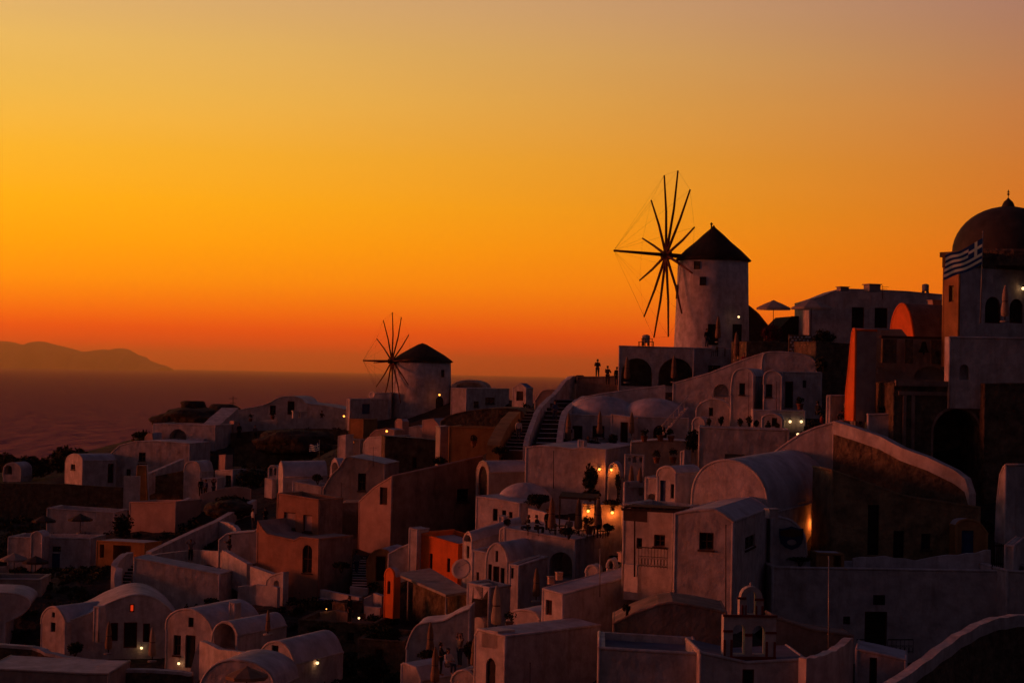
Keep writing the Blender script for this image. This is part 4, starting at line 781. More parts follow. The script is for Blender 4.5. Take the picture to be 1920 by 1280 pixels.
# ================================================================ parasols
def closed_parasol(label, px, pyb, pyt, D, m='canvas', group='folded parasols on the terraces'):
    b = P(px, pyb, D); t = P(px, pyt, D); h = t.z - b.z; root = empty('folded_parasol', b, label, 'parasol', group, rz=random.random() * 6); LOCAL.add(root.name)
    mb = MB(); mb.tube((0, 0, 0), (0, 0, h), .035, .03, 8); mb.build('pole', 'dark_wood', root)
    mb = MB(); mb.lathe((0, 0, 0), [(.28, 0), (.28, .08), (.06, .11)], 14, smooth=False); mb.build('base', 'grey_plaster', root)
    f = lambda k, j: 1 + (.22 * (1 if k % 2 else -1) if 0 < j < 6 else 0)
    w = min(.21, h * .085); mb = MB(); mb.lathe((0, 0, 0), [(.05, h * .15), (w, h * .18), (w * 1.1, h * .32), (w * .78, h * .54), (w * .85, h * .66), (w * .55, h * .86), (.05, h * .985), (.012, h * 1.0)], 16, fold=f)
    c = mb.build('canopy', m, root); mb = MB(); mb.lathe((0, 0, 0), [(w * .96, h * .545), (w * .98, h * .57)], 16); mb.build('tie', 'cloth_grey', c)
    return root
CP = [('folded parasol in the left round arch of the arcade house', 1175, 718, 668, 170), ('folded parasol in front of the right round arch of the arcade house', 1263, 717, 666, 169.5),
      ('folded parasol by the right door of the large windmill', 1380, 676, 622, 168), ('folded parasol standing against the large windmill tower', 1346, 642, 592, 173.5),
      ('folded parasol at the lower left corner of the double door terrace', 1065, 836, 774, 152), ('folded parasol before the left windows of the wide white house', 1124, 822, 770, 153),
      ('folded parasol right of the white entrance bay', 1184, 820, 772, 153), ('left of two tall folded parasols near the lamp-lit niche', 1183, 934, 872, 132), ('right of two tall folded parasols near the lamp-lit niche', 1199, 938, 876, 129),
      ('folded parasol at the left of the dining terrace by the canopy', 1034, 1001, 932, 127), ('folded parasol on the dining terrace left of the first glowing lamp', 1084, 1003, 934, 127), ('folded parasol between the two glowing lamps of the dining terrace', 1121, 1003, 934, 127.5),
      ('folded parasol beside the shaded side wall right of the chapel', 1005, 1128, 1064, 114), ('big folded parasol on the balcony below the central chapel', 930, 1184, 1096, 97),
      ('folded parasol against the bluish swooping wall', 806, 1238, 1166, 107), ('folded parasol at the bottom, right of the lit block', 815, 1290, 1212, 96), ('folded parasol beside the seated people at the bottom', 888, 1256, 1196, 97.5),
      ('folded parasol above the wide-mouthed barrel vault', 502, 1190, 1143, 112), ('folded parasol left of the lamp-lit door at the bottom left', 285, 1240, 1174, 118), ('folded parasol by the dark doors of the shadowed vault', 203, 1226, 1164, 121),
      ('folded parasol on the church terrace below the bright lamp', 1884, 604, 534, 111)]
for a in CP: closed_parasol(*a, m='pale_canvas' if a[1] in (1884, 930, 285) else 'canvas')
def open_parasol(label, px, pyb, pya, half, D, m='pale_canvas', ratio=.42):
    b = P(px, pyb, D); t = P(px, pya, D); h = t.z - b.z; R = half * D / F; root = empty('open_parasol', b, label, 'parasol', None, rz=.3); LOCAL.add(root.name)
    mb = MB(); mb.tube((0, 0, 0), (0, 0, h), .035, .03, 8); mb.build('pole', 'dark_wood', root)
    mb = MB(); mb.lathe((0, 0, 0), [(.3, 0), (.3, .09), (.06, .12)], 14, smooth=False); mb.build('base', 'grey_plaster', root)
    e = h - R * ratio; n = 8; P_ = []
    mb = MB(); rows = [(.03, h), (R * .5, h - (h - e) * .44), (R, e), (R * .99, e - .16)]
    mb.lathe((0, 0, 0), rows, n, smooth=False); c = mb.build('canopy', m, root)
    mb = MB(); mb.lathe((0, 0, 0), [(.02, h + .03), (R * .16, h - R * ratio * .10)], n, smooth=False); mb.build('vent_cap', m, c)
    for k in range(n):
        t_ = 2 * math.pi * k / n; mb = MB(); mb.tube((0, 0, h - .1), (R * .97 * math.cos(t_), R * .97 * math.sin(t_), e - .03), .015, .012, 4); mb.build('rib', 'dark_wood', root)
    return root
open_parasol('open pale parasol against the sunset sky, immediately right of the large windmill', 1449, 645, 563, 34, 171)
open_parasol('wider open pale parasol against the sunset, left of the grey skyline building', 1520, 650, 560, 40, 169)
open_parasol('dark open parasol in front of the white wall on the far left, right one', 150, 1000, 963, 23, 167, 'dark_canvas')
open_parasol('dark open parasol at the far left, half merging with the brown field wall', 82, 1002, 966, 22, 168, 'dark_canvas')
open_parasol('dark open parasol in front of the cube house with the blue door', 66, 1078, 1042, 24, 156, 'dark_canvas')
open_parasol('pale open parasol at the left edge below the cube house', 26, 1076, 1036, 27, 157, 'pale_canvas')
open_parasol('cream open parasol above the low rounded roof at the bottom left', 462, 1300, 1249, 40, 95, 'canvas')

# ================================================================ lamps
def lamp(label, px, py, D, col=(1, .33, .06), e=2.5, r=.085, m='bulb', name='wall_lamp', pos=None):
    p = pos if pos is not None else P(px, py, D); root = empty(name, p, label, 'lamp', 'lit lamps in the village')
    mb = MB(); mb.lathe(p, [(r * math.sin(math.radians(a)) + .001, -r * math.cos(math.radians(a))) for a in range(0, 181, 30)], 10); b = mb.build('bulb', m, root)
    mb = MB(); mb.lathe(p, [(r * 1.0, r * .95), (r * .45, r * 1.7), (.02, r * 1.9)], 8); mb.tube(p + Vector((0, 0, r * 1.8)), p + Vector((0, .22, r * 2.4)), .012, .012, 5); mb.build('bracket', 'iron', root)
    ld = bpy.data.lights.new('lamp_light', 'POINT'); ld.energy = e; ld.color = col; ld.shadow_soft_size = r
    lo = bpy.data.objects.new('lamp_light', ld); COL.objects.link(lo); lo.parent = root; lo.location = (0, -.10, -.02)
    return root
LP = [('glowing orange wall lamp on the dining terrace, left of two', 1103, 957, 130.6, 16, .1), ('glowing orange wall lamp on the dining terrace, right of two', 1148, 960, 130.6, 16, .1),
      ('lamp on the white wall right of the cypress', 1125, 879, 139.0, 9, .09), ('lamp in the tiny arched white niche house', 1147, 880, 135.5, 9, .09), ('bright flaring lamp between two doors of the big barrel vault', 1520, 980, 103.5, 22, .16),
      ('small lamp on the large windmill tower', 1385, 594, 175.2, 1.2, .1), ('lamp over the arched door of the small windmill', 824, 740, 219.9, 4, .12), ('orange lamp on the ridge left of the blue door house', 645, 780, 213, 5, .11),
      ('lamp on the terrace steps below the small windmill', 725, 808, 184.0, 3, .11), ('white lamp by the middle doors of the shadowed vault', 265, 1213, 123.5, 1.2, .09), ('white lamp at the foot of the tall door, bottom left', 339, 1242, 118.5, 1.2, .09),
      ('white lamp on the side of the narrow-window vault', 595, 1242, 106.5, 1.2, .09), ('white lamp beside the lower door of the narrow-window vault', 550, 1269, 102.5, 1.2, .09), ('white lamp over the dark courtyard in the lower centre', 673, 1158, 122, 1.0, .07),
      ('tiny red-orange light in the dark courtyard left of the white lamp', 612, 1141, 126, .6, .04), ('left upper of four white terrace lamps', 1481, 790, 140.5, 1.5, .11), ('right upper of four white terrace lamps', 1502, 790, 140.5, 1.5, .11),
      ('left lower of four white terrace lamps', 1496, 814, 134, 1.2, .1), ('right lower of four white terrace lamps', 1503, 813.5, 134.4, 1.2, .1), ('bright lamp on the church wall at the right edge', 1913, 541, 115.5, 1.5, .1)]
ON = {1103: ('back wall of the dining', 1), 1148: ('back wall of the dining', 1), 1125: ('tall blank white wall', 1), 1147: ('tiny arched white niche', 1), 1520: ('big white barrel-vaulted', 2), 265: ('low shadowed vault', 1), 339: ('white vaulted house with an upper', 1),
      550: ('white vault house with a narrow', 1), 1481: ('low white terrace block under', 1), 1502: ('low white terrace block under', 1), 1913: ('church with a big', 2)}
for lb, px, py, D, e, r in LP:
    if px in ON:                                     # a lamp on a wall stands a hand's breadth in front of it
        pl_ = [v for k, v in root_info.items() if k.startswith(ON[px][0])][0][ON[px][1]]; pos = pl_.pt(pl_.hit(px, py)) - pl_.w * .24
    else: pos = None
    w = r < .1 or 1480 < px < 1510 or px > 1900
    orange = px in (1103, 1148, 645, 1520, 824, 725)
    lamp(lb, px, py, D, (1, .17, .02) if orange or px in (1125, 1147) else (1, .42, .14), e * (2.4 if orange or px in (1125, 1147) else 1), r, 'bulb' if (orange or px in (1125, 1147, 612)) else 'bulb_white', pos=pos)

# ================================================================ terrain, sea, island
def terrain():
    pts = np.array(GROUND)
    extra = []
    for px, D, z in ((-300, 190, -16), (-100, 190, -13.5), (-100, 140, -22), (-300, 140, -24), (-300, 220, -20), (2100, 110, -7), (2300, 110, -6), (2100, 80, -14), (2100, 150, -1), (2300, 170, 0),
                     (1700, 190, 1.5), (1500, 190, 1), (1350, 186, 1.6), (2000, 190, 2)):
        q = P(px, 700, D); extra.append((q.x, q.y, z))
    for X in (-60, -30, -10, 10, 30, 60):
        extra.append((X, 62, -15.5 - .0 * abs(X))); extra.append((X, 45, -15.5)); extra.append((X, 25, -15))
    for X in (-90, -70, -50, -30, -10, 10): extra.append((X, 262, -22)); extra.append((X, 285, -50))
    for X in (20, 40, 60, 80): extra.append((X, 232, -6)); extra.append((X, 270, -40))
    pts = np.vstack([pts, np.array(extra)])
    xs = np.arange(-170, 150.1, 1.6); ys = np.arange(8, 330.1, 1.6)
    X, Y = np.meshgrid(xs, ys); q = np.stack([X.ravel(), Y.ravel()], 1); Z = np.empty(len(q))
    for i in range(0, len(q), 4000):
        d2 = ((q[i:i + 4000, None, :] - pts[None, :, :2]) ** 2).sum(2) + .6
        w = 1 / d2 ** 2.2; Z[i:i + 4000] = (w * pts[None, :, 2]).sum(1) / w.sum(1)
    # ground never swallows the houses behind it
    CLEAR.append((742, 882, 1168, 131))
    def cap(Zin):
        Zo = Zin.copy(); x, y = q[:, 0], q[:, 1]
        for x0, x1, yb, D in CLEAR:
            a0, a1 = ray(x0 - 4, yb), ray(x1 + 4, yb)
            m = (x > a0.x * y) & (x < a1.x * y) & (y < D + 2.4) & (y > D - 30)
            u = (x[m] / y[m] - a0.x) / (a1.x - a0.x); Zo[m] = np.minimum(Zo[m], (a0.z + (a1.z - a0.z) * u) * np.minimum(y[m], D) - .25)
        return Zo
    Z = cap(Z - .45).reshape(X.shape)
    for _ in range(2):
        Zp = np.pad(Z, 1, mode='edge'); Z = (Zp[1:-1, 1:-1] * 2 + Zp[:-2, 1:-1] + Zp[2:, 1:-1] + Zp[1:-1, :-2] + Zp[1:-1, 2:]) / 6; Z = cap(Z.ravel()).reshape(X.shape)
    Z = Z.ravel()
    def ss(a, b, v): t = np.clip((v - a) / (b - a), 0, 1); return t * t * (3 - 2 * t)
    x, y = q[:, 0], q[:, 1]
    Z += .2 * np.sin(x * .7 + 1.3 * np.sin(y * .31)) * np.sin(y * .53 + np.sin(x * .4)) * .35 + .08 * np.sin(x * 2.1 + y * 1.3)
    drop = 130 * ss(262, 325, y) + 130 * ss(-62, -150, x) * ss(170, 230, y) + 100 * ss(85, 148, x) * ss(200, 260, y) + 130 * ss(-100, -168, x)
    Z = Z - drop
    # the hillside the picture is taken from
    Z = np.where(y < 18, np.maximum(Z, -15 + 12.6 * (1 - ss(8, 18, y))), Z)
    n, m = len(ys), len(xs); V = np.stack([q[:, 0], q[:, 1], Z], 1)
    idx = np.arange(n * m).reshape(n, m); f = np.stack([idx[:-1, :-1], idx[:-1, 1:], idx[1:, 1:], idx[1:, :-1]], -1).reshape(-1, 4)
    me = bpy.data.meshes.new('hillside'); me.from_pydata(V.tolist(), [], f.tolist()); me.polygons.foreach_set('use_smooth', [True] * len(f)); me.materials.append(mt('soil')); me.update()
    o = bpy.data.objects.new('hillside', me); COL.objects.link(o); o['kind'] = 'structure'
    return X, Y, Z.reshape(n, m), xs, ys
TX = terrain()
def tz(x, y):
    _, _, Z, xs, ys = TX; i = int(np.clip((y - ys[0]) / 1.6, 0, len(ys) - 2)); j = int(np.clip((x - xs[0]) / 1.6, 0, len(xs) - 2))
    u = (x - xs[j]) / 1.6; v = (y - ys[i]) / 1.6
    return float((Z[i, j] * (1 - u) + Z[i, j + 1] * u) * (1 - v) + (Z[i + 1, j] * (1 - u) + Z[i + 1, j + 1] * u) * v)
# sea
sm_ = bpy.data.materials.new('sea_water'); sm_.use_nodes = True; t = sm_.node_tree; b = t.nodes['Principled BSDF']
t.nodes.remove(b)
dfs = t.nodes.new('ShaderNodeBsdfDiffuse'); dfs.inputs[0].default_value = (.05, .045, .17, 1)
gls = t.nodes.new('ShaderNodeBsdfAnisotropic'); gls.inputs['Roughness'].default_value = .22
fsh = t.nodes.new('ShaderNodeAddShader'); t.links.new(dfs.outputs[0], fsh.inputs[0]); t.links.new(gls.outputs[0], fsh.inputs[1]); t.links.new(fsh.outputs[0], t.nodes['Material Output'].inputs[0])
geo = t.nodes.new('ShaderNodeNewGeometry'); mp = t.nodes.new('ShaderNodeMapping'); mp.inputs['Scale'].default_value = (.35, 1.0, 1); t.links.new(geo.outputs['Position'], mp.inputs[0])
hs = []
for sc, st in ((.035, 1.0), (.012, .8), (.25, .5)):
    q = t.nodes.new('ShaderNodeTexNoise'); q.inputs['Scale'].default_value = sc; q.inputs['Detail'].default_value = 6; q.inputs['Roughness'].default_value = .6; t.links.new(mp.outputs[0], q.inputs['Vector'])
    k = t.nodes.new('ShaderNodeMath'); k.operation = 'MULTIPLY'; t.links.new(q.outputs[0], k.inputs[0]); k.inputs[1].default_value = st / sc * .02; hs.append(k.outputs[0])
a1 = t.nodes.new('ShaderNodeMath'); t.links.new(hs[0], a1.inputs[0]); t.links.new(hs[1], a1.inputs[1]); a2 = t.nodes.new('ShaderNodeMath'); t.links.new(a1.outputs[0], a2.inputs[0]); t.links.new(hs[2], a2.inputs[1])
bp = t.nodes.new('ShaderNodeBump'); bp.inputs['Strength'].default_value = 1.0; bp.inputs['Distance'].default_value = .8; t.links.new(a2.outputs[0], bp.inputs['Height']); t.links.new(bp.outputs[0], gls.inputs['Normal'])
# calm and ruffled water: patches that mirror more or less of the sky
mpp = t.nodes.new('ShaderNodeMapping'); mpp.inputs['Scale'].default_value = (.045, .0065, 1); t.links.new(geo.outputs['Position'], mpp.inputs[0])
q = t.nodes.new('ShaderNodeTexNoise'); q.inputs['Scale'].default_value = 1.0; q.inputs['Detail'].default_value = 9; q.inputs['Roughness'].default_value = .78; t.links.new(mpp.outputs[0], q.inputs['Vector'])
r = t.nodes.new('ShaderNodeMapRange'); t.links.new(q.outputs[0], r.inputs[0]); r.inputs[1].default_value = .38; r.inputs[2].default_value = .66; r.inputs[3].default_value = .1; r.inputs[4].default_value = 2.8
vs = t.nodes.new('ShaderNodeVectorMath'); vs.operation = 'SCALE'; vs.inputs[0].default_value = (.052, .020, .032); t.links.new(r.outputs[0], vs.inputs['Scale']); t.links.new(vs.outputs[0], gls.inputs['Color'])
mb = MB(); R_ = 90000; mb.quad([(-R_, -20000, SEA), (R_, -20000, SEA), (R_, R_, SEA), (-R_, R_, SEA)])
o = mb.build('sea', sm_); o['kind'] = 'structure'
# distant island: a ridge with real breadth
mat('island_rock', (.30, .19, .15), var=.3, scale=.0008, bump=0)
def island(D):
    prof = [(-420, 684), (-300, 660), (-200, 642), (-120, 634), (-40, 638), (10, 637), (45, 644), (72, 637), (100, 642), (130, 648), (155, 656), (175, 658), (205, 653), (222, 655), (240, 651), (262, 654), (275, 661), (290, 668), (305, 675), (325, 683), (340, 688)]
    prof = [(x if x < 60 else 60 + (x - 60) * .9, 684 - (684 - y) * .95) for x, y in prof]; prof = smooth_line(prof, 3); v = []; f = []; rows = 7
    for j in range(rows):
        t = j / (rows - 1) * 2 - 1; k = (1 - t * t) ** .7 if abs(t) < 1 else 0
        for i, (x, y) in enumerate(prof):
            top = P(x, y, D); zb = SEA - 30; rz = zb + (top.z - zb) * (k * (1 + .05 * math.sin(i * 1.7 + j * 2.3) * (k < 1)))
            v.append((top.x, D + t * 1500 + 200 * math.sin(i * .9), rz))
    n = len(prof)
    for j in range(rows - 1):
        for i in range(n - 1): f.append((j * n + i, j * n + i + 1, (j + 1) * n + i + 1, (j + 1) * n + i))
    me = bpy.data.meshes.new('distant_island'); me.from_pydata(v, [], f); me.polygons.foreach_set('use_smooth', [True] * len(f)); me.materials.append(mt('island_rock'))
    o = bpy.data.objects.new('distant_island', me); COL.objects.link(o); o['kind'] = 'structure'
island(50000)
# ================================================================ haze over the sea
hm = bpy.data.materials.new('haze_air'); hm.use_nodes = True; t = hm.node_tree; t.nodes.clear()
pv = t.nodes.new('ShaderNodeVolumePrincipled'); pv.inputs['Color'].default_value = (.98, .60, .44, 1); pv.inputs['Density'].default_value = 2.3e-5; pv.inputs['Anisotropy'].default_value = .88
om = t.nodes.new('ShaderNodeOutputMaterial'); t.links.new(pv.outputs[0], om.inputs['Volume'])
mb = MB(); mb.box((0, 36000, (SEA - 1 + 720) / 2), (184000, 114000, 720 - SEA + 1)); hz = mb.build('haze', hm); hz['kind'] = 'stuff'
# ================================================================ vegetation
def leaves(center, rad, n, size, seed=0, clumps=13, shell=.45):
    g = np.random.default_rng(seed); rad = np.array(rad)
    cc = g.normal(size=(clumps, 3)); cc /= np.linalg.norm(cc, axis=1)[:, None]; cc *= g.uniform(.25, .60, (clumps, 1)); cc[:, 2] = cc[:, 2] * .85 - .12; cr = g.uniform(.34, .56, clumps)
    k = g.integers(0, clumps, n); d = g.normal(size=(n, 3)); d /= np.linalg.norm(d, axis=1)[:, None]; r = g.uniform(shell, 1.08, n) ** .7
    p = (cc[k] + d * (cr[k] * r)[:, None]) * rad; p[:, 2] = np.maximum(p[:, 2], -rad[2] * .85) + 0
    p = p + np.array(center)
    a = g.normal(size=(n, 3)); a /= np.linalg.norm(a, axis=1)[:, None]; b = np.cross(a, g.normal(size=(n, 3))); b /= np.linalg.norm(b, axis=1)[:, None] + 1e-9
    s = size * g.uniform(.6, 1.3, n)[:, None]
    v = np.stack([p - a * s, p + b * s * .5, p + a * s, p - b * s * .5], 1).reshape(-1, 3)
    f = np.arange(4 * n).reshape(-1, 4)
    return v, f
def leaf_mesh(name, v, f, m, parent, off):
    me = bpy.data.meshes.new(name); me.from_pydata((v - np.array(off)).tolist(), [], f.tolist()); me.materials.append(mt(m)); me.update()
    o = bpy.data.objects.new(name, me); COL.objects.link(o)
    if parent: o.parent = parent
    return o
def shrub(label, px, py, rx, ry, D, m='leaf_dark', n=700, size=.12, seed=None, name='shrub', cat='shrub', trunk=.04, group=None, depth=None):
    c = P(px, py, D); k = D / F; R = (rx * k, depth or max(rx * k * .8, .4), ry * k); seed = seed if seed is not None else int(px * 7 + py)
    base = Vector((c.x, c.y, c.z - R[2] * .72 - trunk)); root = empty(name, base, label, cat, group)
    v, f = leaves(tuple(c), R, n, size, seed); leaf_mesh('foliage', v, f, m, root, base)
    mb = MB(); g = random.Random(seed)
    for i in range(4): mb.tube(base - Vector((0, 0, .3)), c + Vector((g.uniform(-.5, .5) * R[0], g.uniform(-.4, .4) * R[1], g.uniform(-.3, .4) * R[2])), .05, .015, 5)
    mb.build('branches', 'bark', root); return root
SH = [('broad dark rounded tree crown on the skyline at the far left', 127, 856, 46, 36, 214, 'leaf_dark', 3600, .24), ('dark bush at the very left edge above the sea', 8, 864, 34, 24, 216, 'leaf_dark', 1600, .24),
      ('low dark hedge between the two left skyline bushes', 62, 872, 55, 24, 217, 'leaf_dark', 2400, .24),  ('dark bush by the buttress above the far left houses', 265, 816, 20, 13, 211, 'leaf_dark', 700, .16),
      ('dark spreading shrub on the hilltop beside the flat-topped boulder', 405, 770, 40, 12, 233, 'leaf_dark', 1300, .18), ('dark bushes right of the waiting people', 432, 940, 42, 22, 168, 'leaf_dark', 1500, .16), ('scrubby olive bush above the waiting people', 470, 893, 42, 26, 186, 'leaf_olive', 1300, .16),
      ('dark bush hanging over the left middle slope', 232, 980, 20, 32, 166, 'leaf_dark', 1000, .15), ('dark bush in front of the ochre gate ruin', 215, 1070, 40, 18, 150, 'leaf_dark', 1100, .15), ('wild dark scrub below the ochre gate ruin', 150, 1095, 48, 24, 146, 'leaf_dark', 1400, .16),
      ('rounded dark shrub behind the windowless house', 398, 1125, 23, 9, 128, 'leaf_dark', 900, .1), ('tall dark cypress-like tree beside the lamp-lit wall', 1107, 893, 17, 33, 136, 'leaf_dark', 2200, .11), ('dark spreading plant at the foot of the tall tree', 1108, 925, 24, 14, 134, 'leaf_dark', 900, .1),
      ('dense dark plants over the dining terrace canopy', 1010, 935, 34, 12, 128, 'leaf_dark', 1300, .1), ('dark pot plants at the right of the dining terrace canopy', 1150, 940, 26, 9, 131, 'leaf_dark', 600, .09), ('deep red bougainvillea on the terrace right of the windmill', 1447, 622, 26, 24, 168, 'leaf_red', 1700, .1),
      ('dark hedge right of the white lattice', 1545, 630, 28, 16, 170, 'leaf_dark', 1000, .13), ('spiky dark plant beside the dome roof house', 1540, 682, 14, 18, 152, 'leaf_olive', 700, .14), ('dark bush under the small arch of the far house', 335, 826, 12, 7, 206.5, 'leaf_dark', 400, .1),
      ('dark climbing plant on the lamp-lit niche house', 1159, 905, 6, 30, 134, 'leaf_dark', 600, .08), ('dark shrubs on the terrace by the double doors', 1105, 830, 34, 9, 151.5, 'leaf_dark', 900, .1), ('small palm-like plant between entrance bay and windows', 1150, 822, 10, 12, 151, 'leaf_olive', 400, .12),
      ('dark planting under the right parasol of the wide white house', 1205, 832, 30, 9, 150, 'leaf_dark', 700, .1), ('dark bush beside the white open stair', 1300, 822, 18, 24, 139, 'leaf_dark', 1000, .11), ('dark brown bush on the retaining house roof', 824, 862, 16, 8, 160, 'leaf_dark', 500, .12),
      ('dark bush on the low annex roof below the bluish barrel roof', 596, 894, 14, 9, 165, 'leaf_dark', 500, .12), ('dark shrub on top of the second stair', 955, 782, 22, 8, 171, 'leaf_dark', 600, .12), ('dark round shrub at the foot of the second stair', 940, 843, 18, 9, 149, 'leaf_dark', 700, .1),
      ('two joined potted shrubs by the orange-lit plaster house', 888, 826, 8, 7, 160, 'leaf_dark', 400, .08), ('green hedge at the front edge of the dining terrace', 1066, 995, 22, 8, 123, 'leaf_olive', 800, .07), ('dark potted bush at the right end of the dining terrace', 1140, 988, 16, 10, 125, 'leaf_dark', 700, .08),
      ('dark potted bush at the left end of the dining terrace', 952, 977, 9, 8, 128, 'leaf_dark', 400, .08), ('dark planting on the long white foreground terrace', 1500, 1046, 28, 6, 101, 'leaf_dark', 700, .07), ('dark creeping plant on the brown roof left of the bell tower', 1175, 1138, 10, 9, 86, 'leaf_dark', 300, .06),
      ('dark vine on the porch in the lower centre', 640, 1058, 22, 9, 135, 'leaf_dark', 900, .09), ('dark bush below the terracotta terrace', 590, 1130, 50, 14, 131, 'leaf_dark', 1500, .1), ('dark tangled bush in the lower centre courtyard', 720, 1190, 50, 34, 116, 'leaf_dark', 2600, .11),
      ('dark shrub mass left of the swooping wall', 700, 1250, 42, 30, 106, 'leaf_dark', 2000, .1), ('dark olive bush beside the barrel vault porch', 600, 1185, 36, 22, 116, 'leaf_dark', 1500, .1), ('dark bush in the shade before the shadowed vault', 140, 1212, 18, 14, 123, 'leaf_dark', 700, .1),
      ('dark tree crown beside the seated people at the bottom', 880, 1215, 14, 22, 99, 'leaf_dark', 1100, .08), ('dark bush behind the lit block at the bottom', 800, 1225, 20, 12, 103, 'leaf_dark', 700, .08), ('green-black bush right of the big folded parasol', 982, 1176, 20, 9, 96.5, 'leaf_dark', 900, .07),
      ('dark plants on the roof of the ruin side wall', 1660, 766, 16, 8, 114, 'leaf_dark', 400, .09), ('dark ivy clump under the arched recess', 1650, 710, 14, 10, 117, 'leaf_dark', 400, .09), ('dark plants in the shade behind the four terrace lamps', 1525, 800, 22, 16, 131, 'leaf_dark', 1000, .1)]
for a in SH: shrub(*a)
for i, (px, py, r) in enumerate(((1388, 790, 6), (1405, 786, 7), (1418, 792, 6), (1440, 796, 6), (1352, 786, 6), (1330, 790, 5), (1458, 798, 5))):
    shrub(['first', 'second', 'third', 'fourth', 'fifth', 'sixth', 'seventh'][i] + ' small potted shrub from the right end of the row below the gabled houses' if False else
          ['small round potted shrub left of the tallest one in the row', 'tallest potted shrub in the row under the lit gable', 'small potted shrub right of the tallest one in the row', 'potted shrub nearest the tiny arched hut', 'potted shrub under the half-round vault', 'low potted shrub at the left end of the row', 'tiny potted shrub right of the tiny arched hut'][i],
          px, py, r, r * 1.5, 141 - i * .2, 'leaf_dark', 260, .09, group='potted shrubs below the gabled houses')
# scrub that covers the bare slopes: nobody could count it
def scrub():
    X, Y, Z, xs, ys = TX; g = np.random.default_rng(5); vs = []; fs = []; n0 = 0
    for px, py, sx, D, sd, n in ((120, 1080, 130, 150, 12, 200), (560, 840, 110, 205, 12, 160), (640, 1180, 90, 122, 10, 200), (330, 1000, 60, 158, 8, 110), (60, 990, 120, 178, 8, 120), (1780, 930, 70, 108, 3, 50), (1000, 790, 60, 176, 10, 50), (700, 1240, 60, 108, 8, 120), (330, 780, 60, 232, 5, 80)):
        for i in range(n):
            D2 = D + g.normal() * sd; q = P(px + g.normal() * sx * .6, py, D2)
            if not (-168 < q.x < 148): continue
            z = tz(q.x, q.y); r = g.uniform(.35, .95)
            v, f = leaves((q.x, q.y, z + r * .35), (r, r, r * .6), 60, .15, int(g.integers(1e6)), 4); vs.append(v); fs.append(f + n0); n0 += len(v)
    o = leaf_mesh('hillside_scrub', np.vstack(vs), np.vstack(fs), 'leaf_dark', None, (0, 0, 0)); tag(o, 'low dark scrub growing on the bare slopes between the houses', 'scrub', kind='stuff')
# ================================================================ people
def skin_mesh(name, J, E, root=0, sub=2):
    """J = {name: (x, y, z, r)}, E = edges by name -> evaluated skinned mesh"""
    ks = list(J); me = bpy.data.meshes.new(name); me.from_pydata([J[k][:3] for k in ks], [(ks.index(a), ks.index(b)) for a, b in E], [])
    o = bpy.data.objects.new(name, me); COL.objects.link(o); sk = o.modifiers.new('s', 'SKIN'); sk.use_smooth_shade = True
    for i, k in enumerate(ks):
        r = J[k][3]; r = r if isinstance(r, tuple) else (r, r); me.skin_vertices[0].data[i].radius = r; me.skin_vertices[0].data[i].use_root = (i == root)
    ss = o.modifiers.new('u', 'SUBSURF'); ss.levels = sub; ss.render_levels = sub
    dg = bpy.context.evaluated_depsgraph_get(); r = bpy.data.meshes.new_from_object(o.evaluated_get(dg)); r.name = name
    bpy.data.objects.remove(o); r.polygons.foreach_set('use_smooth', [True] * len(r.polygons)); return r
PROTO = {}
